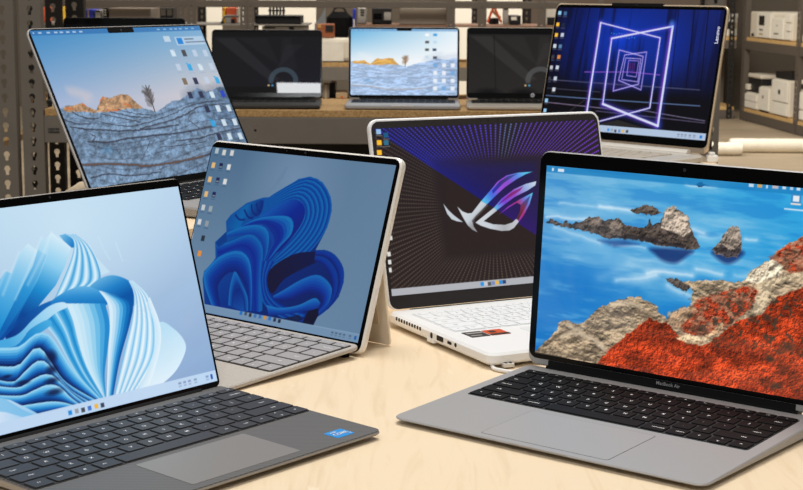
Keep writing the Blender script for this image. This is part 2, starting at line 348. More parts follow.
def deep_bloom():
    p = Picture(400, 272, 1.475)
    p.corners((74, 106, 136), (96, 125, 153), (112, 139, 166), (98, 128, 158))
    p.blob(.5, .15, .3, .5, (116, 142, 172), .8, 1)
    p.poly([(0.454,0.073),(0.436,0.148),(0.370,0.259),(0.349,0.270),(0.400,0.189),(0.438,0.075)], (96, 124, 154), .5, soft=4)
    p.poly([(0.135,0.729),(0.163,0.669),(0.140,0.574),(0.191,0.501),(0.175,0.442),(0.193,0.400),(0.268,0.316),(0.350,0.272),(0.395,0.262),(0.522,0.137),(0.582,0.115),(0.651,0.140),(0.709,0.219),(0.731,0.297),(0.719,0.427),(0.692,0.531),(0.738,0.524),(0.793,0.542),(0.848,0.601),(0.868,0.683),(0.859,0.771),(0.822,0.846),(0.779,0.889),(0.762,0.962),(0.609,0.994),(0.200,1.082),(0.116,0.806),(0.115,0.757)], ((0.305,0.274),(0.723,0.924),[(10,92,178),(10,54,150),(14,30,90)]))
    p.fan([(0.368,0.362),(0.351,0.334),(0.373,0.277),(0.447,0.204),(0.523,0.142),(0.582,0.116),(0.651,0.141),(0.709,0.219),(0.730,0.303),(0.719,0.427),(0.651,0.567),(0.561,0.653),(0.481,0.691)], [(0.356,0.386),(0.408,0.335),(0.454,0.292),(0.524,0.256),(0.572,0.280),(0.593,0.329),(0.593,0.382),(0.565,0.458),(0.509,0.556),(0.470,0.634)], 6, ((10, 112, 190), (8, 84, 180), (10, 56, 160), (14, 122, 198)))
    p.poly([(0.356,0.386),(0.454,0.292),(0.524,0.257),(0.578,0.284),(0.596,0.352),(0.565,0.458),(0.501,0.575),(0.471,0.562),(0.533,0.463),(0.540,0.390),(0.491,0.362),(0.416,0.373)], ((0.443,0.291),(0.545,0.467),[(16,92,190),(10,44,160),(16,40,140)]), sm=True)
    p.poly([(0.179,0.445),(0.214,0.391),(0.270,0.328),(0.342,0.287),(0.362,0.303),(0.354,0.376),(0.278,0.418),(0.264,0.463),(0.211,0.483)], ((0.188,0.376),(0.337,0.427),[(14,84,170),(8,110,190),(10,50,140)]), sm=True)
    for q in ([(0.221,0.396),(0.249,0.419),(0.277,0.415)], [(0.298,0.324),(0.312,0.364),(0.338,0.379)], [(0.324,0.314),(0.341,0.348),(0.356,0.358)], [(0.265,0.359),(0.294,0.397),(0.320,0.400)]): p.stroke(q, .012, (10, 44, 130), .9, sm=True)
    p.fan([(0.259,0.464),(0.353,0.396),(0.491,0.361),(0.542,0.387),(0.548,0.460),(0.505,0.538),(0.462,0.623)], [(0.270,0.462),(0.372,0.434),(0.420,0.475),(0.453,0.529),(0.447,0.578),(0.442,0.650)], 1, ((22, 124, 204), (14, 100, 194), (12, 52, 165), (12, 42, 150), (16, 70, 170)))
    p.fan([(0.193,0.511),(0.264,0.463),(0.350,0.437),(0.403,0.447),(0.431,0.491),(0.442,0.579),(0.439,0.675),(0.484,0.927)], [(0.204,0.533),(0.285,0.508),(0.351,0.495),(0.398,0.529),(0.426,0.593),(0.433,0.724),(0.471,0.930)], 1, ((20, 122, 204), (12, 92, 184), (14, 66, 170)))
    p.fan([(0.148,0.585),(0.216,0.562),(0.318,0.499),(0.379,0.520),(0.417,0.583),(0.440,0.746),(0.477,0.934)], [(0.178,0.666),(0.250,0.611),(0.307,0.608),(0.356,0.653),(0.398,0.801),(0.433,0.938)], 1, ((14, 106, 192), (12, 72, 178), (12, 46, 158), (10, 60, 168)))
    p.poly([(0.143,0.580),(0.189,0.504),(0.208,0.560),(0.166,0.601)], (10, 66, 150))
    p.fan([(0.200,0.949),(0.146,0.862),(0.122,0.805),(0.117,0.757),(0.179,0.660),(0.255,0.610),(0.313,0.610),(0.362,0.664),(0.400,0.801),(0.426,0.939)], [(0.253,0.950),(0.227,0.883),(0.212,0.825),(0.236,0.766),(0.270,0.735),(0.306,0.741),(0.342,0.776),(0.378,0.829),(0.409,0.942)], 1, ((24, 122, 206), (12, 86, 186), (10, 60, 168), (10, 48, 148), (14, 40, 130)))
    p.fan([(0.293,0.930),(0.280,0.830),(0.281,0.757),(0.291,0.725),(0.339,0.789),(0.389,0.863),(0.409,0.942)], [(0.319,0.937),(0.307,0.867),(0.311,0.818),(0.333,0.814),(0.367,0.867),(0.390,0.946)], 1, ((26, 118, 200), (14, 92, 186), (10, 56, 150)))
    p.poly([(0.319,0.937),(0.309,0.867),(0.316,0.827),(0.336,0.821),(0.367,0.873),(0.391,0.952)], ((0.325,0.828),(0.357,0.953),[(10,46,140),(18,84,180)]))
    # dark hollow and the long folds below
    p.poly([(0.473,0.692),(0.523,0.624),(0.608,0.562),(0.730,0.536),(0.756,0.560),(0.665,0.634),(0.565,0.723),(0.520,0.816),(0.485,0.785),(0.469,0.729)], ((0.731,0.541),(0.511,0.780),[(16,24,70),(22,22,52)]), sm=True)
    p.fan([(0.416,0.643),(0.433,0.747),(0.482,0.880),(0.576,0.937),(0.689,0.966)], [(0.491,0.630),(0.471,0.716),(0.489,0.790),(0.525,0.836),(0.584,0.871),(0.717,0.891)], 3, ((14, 108, 198), (10, 64, 172), (12, 46, 140)))
    p.fan([(0.524,0.831),(0.568,0.790),(0.658,0.705),(0.735,0.668),(0.806,0.712),(0.831,0.787),(0.805,0.861),(0.730,0.957)], [(0.537,0.852),(0.612,0.848),(0.696,0.791),(0.753,0.786),(0.776,0.821),(0.755,0.872),(0.683,0.933)], 1, ((24, 110, 200), (14, 80, 186), (14, 52, 160), (16, 34, 110)))
    p.fan([(0.693,0.534),(0.743,0.523),(0.799,0.544),(0.851,0.607),(0.867,0.689),(0.853,0.783),(0.814,0.855),(0.763,0.916)], [(0.699,0.593),(0.744,0.608),(0.790,0.658),(0.816,0.722),(0.820,0.801),(0.794,0.858),(0.753,0.918)], 2, ((10, 66, 160), (12, 56, 168), (14, 36, 120)))
    p.fan([(0.500,0.888),(0.577,0.890),(0.667,0.855),(0.740,0.800),(0.774,0.822)], [(0.524,0.948),(0.626,0.915),(0.714,0.880),(0.764,0.864),(0.776,0.833)], 1, ((30, 124, 208), (16, 84, 186), (14, 52, 150)))
    p.poly([(0.706,0.945),(0.724,0.878),(0.771,0.851),(0.779,0.889),(0.757,0.963),(0.712,0.972)], (18, 20, 46))
    p.poly([(0.590,0.952),(0.678,0.910),(0.703,0.928),(0.669,0.970)], (20, 24, 50), .8)
    dkm = np.clip((p.img[..., 2] - p.img[..., 0] - 75) / 40, 0, 1)[..., None]; p.img = p.img * (1 - .14 * dkm)
    p.rect(0, .952, 1, 1, (112, 142, 172)); p.rect(0, .952, 1, .956, (130, 158, 186))
    taskbar_icons(p, [(0.373,0.962),(0.399,0.959),(0.425,0.963),(0.452,0.962),(0.479,0.961),(0.507,0.962),(0.533,0.962),(0.560,0.963),(0.586,0.965)], .0105, ((30, 110, 190), (70, 80, 95), (50, 45, 45), (60, 110, 170), (50, 110, 180), (200, 140, 60), (40, 110, 190), (40, 50, 70), (40, 45, 60)))
    for s in (.86, .88, .9, .92, .95): p.rect(s, .966, s + .012, .976, (80, 100, 125)); p.rect(s, .982, s + .012, .988, (80, 100, 125), .6)
    p.rect(.978, .966, .988, .986, (30, 90, 170))
    ic = [(0.031,0.021),(0.075,0.027),(0.121,0.025),(0.029,0.112),(0.074,0.111),(0.121,0.113),(0.027,0.201),(0.074,0.201),(0.118,0.204),(0.025,0.293),(0.071,0.291),(0.026,0.377),(0.070,0.379),(0.023,0.467),(0.068,0.471)]
    co = ((170, 185, 195), (205, 205, 200), (205, 205, 205), (222, 180, 120), (24, 30, 70), (215, 215, 215), (222, 180, 120), (34, 40, 80), (215, 215, 215), (222, 180, 120), (28, 34, 80), (190, 195, 200), (150, 160, 165), (205, 210, 212), (140, 150, 158))
    for (s, t), c in zip(ic, co):
        p.rect(s - .010, t - .017, s + .010, t + .017, c); p.rect(s - .013, t + .026, s + .013, t + .031, (60, 88, 116), .8)
        if sum(c) < 220: p.rect(s - .008, t + .002, s + .008, t + .012, (150, 170, 170), .7)
    for (s, t), c in zip([(-0.008,0.561),(0.065,0.563),(0.065,0.657)], ((220, 220, 220), (40, 50, 60), (220, 140, 60))): p.rect(s - .010, t - .017, s + .010, t + .017, c)
    return p

def ray_burst():
    p = Picture(440, 282, 1.56)
    p.corners((38, 31, 32), (42, 36, 40), (46, 37, 34), (44, 36, 36))
    cx, cy = [(0.484,0.508)][0]
    dx, dy = (p.S - cx) * p.asp, p.T - cy; ang = np.arctan2(dy, dx); r = np.hypot(dx, dy)
    (ax, ay), (bx_, by) = [(0.222,0.244),(0.515,0.555)]; ax *= p.asp; bx_ *= p.asp
    above = ((bx_ - ax) * (p.T - ay) - (by - ay) * (p.X - ax)) / math.hypot(bx_ - ax, by - ay); up = np.clip(.5 - above / p.px, 0, 1)
    near = np.exp(-np.clip(-above, 0, 9) / .16) * np.clip(1.3 - r * .9, 0, 1)
    side = np.clip((ang + math.pi) / math.pi, 0, 1)          # 0 on the left, 1 on the right of the upper half
    blue = np.array((22, 40, 190.)); purp = np.array((92, 34, 168.))
    base = blue * (1 - side[..., None]) + purp * side[..., None]
    p.blend(up * near * .75, base * .85)
    boxd = np.maximum(np.abs(dx) / .37, np.abs(dy) / .29)
    out = np.clip((boxd - .95) * 6, 0, 1)
    ady, adx = np.abs(dy) + 1e-4, np.abs(dx) + 1e-4; wall = adx > 1.18 * ady
    ph = np.where(wall, dy / adx * 2 * math.pi / .043, dx / ady * 2 * math.pi / .073); ray = np.clip((np.cos(ph) - .25) * 1.6, 0, 1); thin = np.clip(r / .45, .35, 1)
    dots = .62 + .38 * np.cos(r * 2 * math.pi * 62)
    hue = np.clip(side + .0, 0, 1)[..., None]
    rc = np.array((46, 72, 240.)) * (1 - hue) + np.array((136, 62, 210.)) * hue
    teal = np.exp(-((ang + 1.25) / .16) ** 2)[..., None]; rc = rc * (1 - teal) + np.array((96, 120, 170.)) * teal
    p.blend(up * out * ray * dots * thin * (1 - .4 * near), rc)
    p.blend((1 - up) * out * ray * dots * (.34 + .28 * p.noise(3, 3, 4)), np.array((126, 110, 94.)))
    inner = np.clip((1.0 - boxd) * 5, 0, 1)
    p.blend(inner * up * .5, np.array((26, 24, 92.))); p.blend(inner * (1 - up) * .7, np.array((44, 34, 32.)))
    fine = np.clip(np.cos(ang * 168) * 1.5, 0, 1) * np.clip((boxd - .45) * 2, 0, 1) * inner * up
    p.blend(fine * .35, np.array((60, 56, 120.)))
    # the emblem
    sil = (196, 204, 212); cy_, pu, bl = (88, 190, 232), (140, 74, 206), (44, 60, 190)
    p.poly([(0.261,0.474),(0.279,0.513),(0.302,0.549),(0.337,0.593),(0.311,0.585),(0.289,0.570),(0.273,0.536)], sil, sm=False)
    p.poly([(0.320,0.496),(0.340,0.527),(0.362,0.542),(0.381,0.541),(0.428,0.471),(0.452,0.494),(0.397,0.565),(0.379,0.595),(0.382,0.625),(0.396,0.661),(0.374,0.642),(0.356,0.613),(0.340,0.566)], ((0.356,0.538),(0.390,0.606),[(206,212,218),(196,204,212),(150,150,152)]))
    p.poly([(0.383,0.614),(0.376,0.588),(0.394,0.562),(0.432,0.518),(0.452,0.494),(0.457,0.502),(0.414,0.555),(0.392,0.578)], (84, 78, 78), .8)
    p.poly([(0.427,0.473),(0.473,0.411),(0.511,0.358),(0.554,0.324),(0.610,0.310),(0.675,0.310),(0.643,0.322),(0.600,0.349),(0.541,0.396),(0.494,0.446),(0.452,0.494)], ((0.440,0.482),(0.644,0.313),[(86,190,232),(70,110,220),(150,80,210),(140,78,206),(96,130,220),(90,200,236)]))
    p.poly([(0.481,0.413),(0.519,0.359),(0.561,0.329),(0.608,0.316),(0.588,0.329),(0.537,0.370),(0.484,0.432)], ((0.485,0.421),(0.596,0.318),[(40,50,180),(66,50,120),(50,90,160)]))
    p.poly([(0.481,0.518),(0.522,0.463),(0.581,0.412),(0.638,0.383),(0.687,0.371),(0.680,0.396),(0.642,0.425),(0.577,0.462),(0.489,0.538)], ((0.483,0.527),(0.684,0.377),[(90,196,234),(120,70,208),(150,80,200),(150,170,220),(206,220,232)]))
    p.poly([(0.514,0.484),(0.569,0.430),(0.627,0.396),(0.607,0.424),(0.549,0.466),(0.498,0.507)], ((0.506,0.497),(0.623,0.405),[(100,40,190),(130,40,110),(140,60,150)]))
    p.poly([(0.392,0.601),(0.481,0.518),(0.493,0.537),(0.429,0.596),(0.469,0.619),(0.522,0.628),(0.556,0.617),(0.578,0.593),(0.586,0.614),(0.561,0.651),(0.539,0.665),(0.504,0.664),(0.453,0.645),(0.415,0.623)], ((0.404,0.598),(0.577,0.624),[(206,212,218),(200,206,214),(170,172,176),(196,200,206)]))
    p.poly([(0.578,0.593),(0.597,0.552),(0.604,0.511),(0.587,0.497),(0.552,0.520),(0.502,0.560),(0.545,0.517),(0.603,0.476),(0.665,0.440),(0.644,0.511),(0.612,0.576),(0.586,0.616)], ((0.515,0.553),(0.660,0.445),[(140,60,200),(150,60,190),(170,50,120),(110,120,210),(90,196,232)]))
    p.poly([(0.597,0.550),(0.606,0.508),(0.630,0.480),(0.654,0.454),(0.634,0.509),(0.608,0.559),(0.585,0.605),(0.574,0.598)], ((0.593,0.589),(0.637,0.481),[(70,44,40),(120,40,60),(60,70,140)]), .85)
    p.rect(0, .958, 1, 1, (176, 178, 184))
    taskbar_icons(p, [(0.391,0.977),(0.407,0.977),(0.423,0.980),(0.440,0.978),(0.458,0.976),(0.474,0.976),(0.490,0.976)], .0115, ((40, 150, 230), (200, 200, 205), (90, 90, 95), (120, 140, 190), (230, 180, 70), (40, 140, 220), (50, 70, 110)))
    for (s, t), c in zip([(0.019,0.019),(0.048,0.042),(0.017,0.085),(0.046,0.087),(0.013,0.144)], ((150, 190, 230), (30, 90, 130), (250, 190, 50), (50, 110, 140), (250, 190, 50))): p.rect(s - .010, t - .015, s + .010, t + .015, c); p.rect(s - .014, t + .022, s + .014, t + .026, (150, 145, 140), .7)
    for (s, t) in [(0.006,0.750),(0.005,0.798),(0.003,0.845),(0.020,0.656)]: p.rect(s - .008, t - .013, s + .008, t + .013, (222, 220, 216))
    return p

def coast():
    p = Picture(460, 292, 1.575)
    p.corners((108, 174, 216), (44, 166, 222), (18, 112, 192), (26, 134, 206))
    n = p.noise(3, 20, 11, 5, .55); n2 = p.noise(5, 7, 12, 4)
    p.blob(.2, .42, .32, .16, (112, 180, 222), .6, 1); p.blob(.4, .2, .55, .14, (128, 190, 226), .5, 1); p.blob(.62, .34, .2, .2, (104, 190, 232), .6, 1); p.blob(.12, .62, .3, .2, (14, 104, 188), .5, 1)
    p.blend(np.clip((n - .5) * 3.2, 0, .55) * np.clip(n2 * 2 - .4, 0, 1), (150, 202, 232)); p.blend(np.clip((.46 - n) * 3, 0, .4), (18, 116, 198))
    p.jitter(.006, 16, 90)
    for q, w, a in (([(0.012,0.271),(0.047,0.261),(0.111,0.267),(0.188,0.255)], .016, .9), ([(0.215,0.184),(0.283,0.187),(0.339,0.192)], .014, .95), ([(0.060,0.190),(0.177,0.189),(0.261,0.193)], .012, .5), ([(0.046,0.319),(0.146,0.350),(0.224,0.374)], .018, .55), ([(0.270,0.372),(0.337,0.371),(0.396,0.371)], .010, .7),
                    ([(0.409,0.496),(0.452,0.480),(0.495,0.480),(0.566,0.477)], .018, 1.), ([(0.297,0.553),(0.360,0.536),(0.439,0.501)], .020, .7), ([(0.233,0.554),(0.378,0.446),(0.521,0.420)], .05, .25), ([(0.484,0.261),(0.548,0.251),(0.597,0.263)], .020, .8), ([(0.582,0.444),(0.635,0.449),(0.669,0.453)], .020, .8), ([(0.738,0.270),(0.761,0.271),(0.778,0.270)], .014, .8), ([(0.584,0.280),(0.626,0.283),(0.670,0.266)], .02, .4),
                    ([(0.522,0.033),(0.551,0.037),(0.627,0.032)], .010, .8), ([(0.484,0.543),(0.514,0.562),(0.564,0.577)], .026, .7), ([(0.221,0.318),(0.342,0.329),(0.446,0.353),(0.554,0.369)], .014, .4), ([(0.713,0.450),(0.747,0.448),(0.770,0.434)], .02, .5), ([(-0.011,0.376),(0.029,0.380),(0.108,0.378)], .02, .3)):
        p.stroke(q, w, (226, 240, 249), a * .42, True, glow=w * 1.15); p.stroke(q, w, (236, 245, 251), a * .45, True, glow=w * .4)
    p.still()
    dk = (20, 44, 104)
    p.poly([(0.418,0.367),(0.560,0.353),(0.541,0.392),(0.507,0.428),(0.464,0.425),(0.434,0.400)], dk, .85, soft=7, sm=True); p.poly([(0.216,0.360),(0.317,0.343),(0.373,0.355),(0.281,0.385)], (22, 62, 130), .7, soft=6)
    p.poly([(0.633,0.346),(0.734,0.329),(0.723,0.370),(0.687,0.400),(0.652,0.382)], dk, .85, soft=7, sm=True)
    tx = p.relief(30, 30, 5, 2.4, .35, 1.35); t2 = p.relief(16, 26, 8, 2.6, .4, 1.35)
    p.jitter(.010, 60, 60)
    p.poly([(0.010,0.303),(0.028,0.279),(0.049,0.287),(0.073,0.294),(0.088,0.281),(0.112,0.298),(0.131,0.280),(0.150,0.277),(0.172,0.252),(0.195,0.244),(0.214,0.241),(0.234,0.259),(0.259,0.244),(0.289,0.235),(0.309,0.263),(0.339,0.268),(0.369,0.274),(0.394,0.265),(0.403,0.223),(0.416,0.256),(0.440,0.232),(0.452,0.185),(0.465,0.158),(0.486,0.150),(0.515,0.171),(0.538,0.193),(0.555,0.260),(0.571,0.292),(0.587,0.339),(0.553,0.355),(0.499,0.344),(0.446,0.353),(0.372,0.334),(0.316,0.333),(0.261,0.347),(0.207,0.330),(0.144,0.319),(0.073,0.309)], (82, 72, 66), tex=tx)
    p.poly([(0.445,0.257),(0.452,0.185),(0.465,0.158),(0.486,0.150),(0.515,0.171),(0.538,0.193),(0.552,0.260),(0.528,0.289),(0.485,0.271)], (176, 160, 144), tex=tx, soft=2)
    p.poly([(0.154,0.276),(0.180,0.251),(0.225,0.244),(0.220,0.287),(0.175,0.304)], (120, 106, 96), .8, tex=tx, soft=3); p.poly([(0.241,0.263),(0.286,0.241),(0.306,0.273),(0.266,0.310)], (126, 112, 100), .8, tex=tx, soft=3)
    p.poly([(0.268,0.341),(0.334,0.310),(0.400,0.309),(0.459,0.330),(0.516,0.326),(0.560,0.348),(0.489,0.345),(0.372,0.339)], (40, 36, 40), .7, soft=3)
    p.poly([(0.328,0.193),(0.353,0.169),(0.392,0.154),(0.425,0.164),(0.445,0.186),(0.409,0.202),(0.365,0.203)], (86, 76, 68), tex=tx)
    p.poly([(0.632,0.341),(0.648,0.304),(0.669,0.251),(0.691,0.214),(0.711,0.211),(0.727,0.262),(0.730,0.324),(0.715,0.361),(0.678,0.368),(0.644,0.359)], (146, 132, 120), tex=tx)
    p.poly([(0.632,0.341),(0.662,0.311),(0.690,0.331),(0.729,0.305),(0.728,0.335),(0.712,0.362),(0.672,0.369)], (52, 46, 50), .85, tex=tx, soft=3)
    p.poly([(0.550,0.030),(0.574,0.019),(0.602,0.028),(0.572,0.037)], (24, 50, 90)); p.poly([(0.476,0.514),(0.511,0.502),(0.533,0.513),(0.569,0.531),(0.550,0.565),(0.502,0.539)], (84, 76, 72), tex=tx)
    # the headland
    p.poly([(-0.060,1.065),(0.002,0.990),(0.021,0.959),(0.051,0.909),(0.081,0.865),(0.082,0.817),(0.121,0.798),(0.157,0.816),(0.183,0.795),(0.205,0.764),(0.230,0.717),(0.263,0.689),(0.284,0.669),(0.321,0.646),(0.350,0.630),(0.386,0.623),(0.417,0.642),(0.443,0.652),(0.458,0.664),(0.459,0.690),(0.485,0.704),(0.493,0.718),(0.509,0.674),(0.540,0.653),(0.570,0.626),(0.574,0.565),(0.562,0.533),(0.533,0.513),(0.596,0.501),(0.637,0.489),(0.677,0.481),(0.715,0.488),(0.748,0.468),(0.769,0.420),(0.794,0.386),(0.831,0.346),(0.839,0.315),(0.873,0.281),(0.925,0.225),(1.006,0.137),(1.209,-0.031),(1.280,1.241),(-0.055,1.162)], (164, 144, 118), tex=t2)
    for q in ([(0.037,0.950),(0.078,0.903),(0.131,0.849),(0.169,0.824)], [(0.096,0.936),(0.153,0.886),(0.217,0.851)], [(0.199,0.792),(0.246,0.813),(0.339,0.777)], [(0.155,0.944),(0.214,0.941),(0.266,0.908)], [(0.260,0.705),(0.299,0.734),(0.390,0.699),(0.446,0.718)], [(0.066,0.981),(0.146,0.983),(0.216,0.983)]): p.stroke(q, .018, (84, 72, 60), .65, True, glow=.011)
    for q in ([(0.102,0.892),(0.140,0.863),(0.210,0.868),(0.258,0.899)], [(0.130,0.822),(0.150,0.839),(0.178,0.838)], [(0.285,0.685),(0.344,0.662),(0.396,0.672)], [(0.250,0.906),(0.274,0.921),(0.297,0.927)]): p.stroke(q, .02, (222, 202, 174), .7, True, glow=.012)
    red = p.relief(60, 60, 21, 2.2, .45, 1.3, 1, .75, .92); big = p.noise(12, 16, 23, 4, .6); red = red * np.clip(.30 + 1.15 * big, .45, 1.2)
    p.poly([(0.240,1.003),(0.306,0.888),(0.394,0.765),(0.428,0.722),(0.465,0.734),(0.494,0.728),(0.521,0.773),(0.558,0.805),(0.612,0.818),(0.633,0.813),(0.662,0.771),(0.697,0.724),(0.729,0.677),(0.774,0.648),(0.813,0.620),(0.842,0.556),(0.867,0.522),(0.938,0.465),(1.227,0.295),(1.282,1.287),(0.242,1.045)], (204, 70, 34), tex=red, soft=2)
    mix = np.clip((p.noise(26, 30, 33, 4, .65) - .46) * 9, 0, 1)
    for q, al in (([(0.574,0.630),(0.600,0.585),(0.650,0.555),(0.733,0.505),(0.792,0.474),(0.801,0.516),(0.778,0.589),(0.741,0.655),(0.693,0.715),(0.638,0.777),(0.592,0.772),(0.572,0.726)], 1), ([(0.818,0.343),(0.874,0.286),(0.925,0.229),(1.210,-0.008),(1.227,0.295),(0.934,0.394),(0.893,0.411),(0.865,0.369)], 1.), ([(0.523,0.737),(0.570,0.691),(0.608,0.743),(0.575,0.781)], .9), ([(0.267,0.934),(0.317,0.870),(0.334,0.908),(0.291,0.949)], .6)):
        base = p.img.copy(); p.poly(q, (170, 66, 40), al, tex=p.relief(50, 60, 31, 2.6, .4, 1.3, 1, .7, .92), soft=3); m = mix[..., None]; p.img = p.img * (1 - .55 * (1 - m)) + base * .55 * (1 - m)
    sp = np.clip((p.noise(40, 46, 35, 3, .7) - .60) * 12, 0, .8) * np.clip((p.S - .52) * 8, 0, 1) * np.clip((p.T - .48) * 12, 0, 1) * np.clip((.86 - p.T) * 8, 0, 1); p.blend(sp, (62, 58, 48))
    p.poly([(0.491,0.678),(0.550,0.640),(0.588,0.628),(0.603,0.649),(0.564,0.703),(0.524,0.757),(0.494,0.728)], (176, 142, 112), .7, tex=tx, soft=3)
    p.poly([(0.766,0.484),(0.814,0.455),(0.875,0.424),(0.934,0.394),(0.935,0.413),(0.851,0.467),(0.828,0.525),(0.821,0.580),(0.799,0.618),(0.779,0.617),(0.794,0.517)], (204, 184, 152), .9, tex=np.clip(tx, .8, 1.2), soft=3)
    p.poly([(0.748,0.472),(0.769,0.420),(0.800,0.385),(0.835,0.350),(0.872,0.377),(0.861,0.422),(0.811,0.456),(0.785,0.480)], (214, 198, 172), .95, tex=tx, soft=2)
    p.poly([(0.526,0.802),(0.574,0.771),(0.624,0.790),(0.612,0.813),(0.570,0.817)], (216, 188, 150), .9, tex=tx, soft=2); p.poly([(0.625,0.804),(0.651,0.764),(0.690,0.715),(0.681,0.687),(0.656,0.733),(0.630,0.768)], (210, 184, 144), .8, tex=tx, soft=2)
    dk_ = p.noise(18, 30, 77, 5, .65); p.blend(np.clip((dk_ - .56) * 5, 0, .6) * np.clip((p.T - .64) * 6, 0, 1) * np.clip((p.S - .36) * 5, 0, 1), (112, 44, 26))
    for x, y, rx, ry in [(0.781,0.642,0.023,0.024),(0.833,0.635,0.023,0.024),(0.905,0.760,0.032,0.038),(0.881,0.789,0.019,0.019),(0.850,0.826,0.026,0.024),(0.877,0.956,0.026,0.024),(0.608,0.743,0.038,0.020),(0.737,0.577,0.023,0.019),(0.919,0.531,0.016,0.014),(0.904,0.304,0.013,0.014),(0.877,0.347,0.013,0.014),(0.569,0.676,0.024,0.020),(0.752,0.540,0.017,0.015),(0.855,0.544,0.013,0.014)]: p.blob(x, y, rx, ry, (56, 48, 40), .85, .9)
    p.still()
    p.rect(0, 0, 1, .034, (24, 122, 186), .75)
    for (s, t), w in zip([(0.025,0.018),(0.057,0.019)], (.006, .020)): p.rect(s - w * .6, t - .008, s + w * .6, t + .008, (236, 240, 244), .9)
    for (s, t), w, c in zip([(0.746,0.008),(0.774,0.007),(0.798,0.008),(0.825,0.006),(0.854,0.005),(0.878,0.005),(0.900,0.005)], (.008, .008, .003, .010, .006, .005, .006), ((225, 232, 240), (240, 170, 80), (225, 232, 240), (215, 190, 190), (225, 232, 240), (205, 220, 235), (235, 240, 245))): p.rect(s - w, t - .008, s + w, t + .008, c, .85)
    (s, t), = [(0.895,0.056)]; p.rect(s - .016, t - .026, s + .016, t + .026, (60, 130, 190), .8); p.rect(s - .010, t - .018, s + .010, t + .010, (228, 234, 240)); p.rect(s - .016, t + .018, s + .016, t + .026, (230, 220, 210)); p.rect(s - .036, t + .045, s + .046, t + .053, (225, 236, 245), .75)
    for s in (.93, .95, .965, .98): p.rect(s, .010, s + .007, .025, (225, 232, 240), .8)
    return p

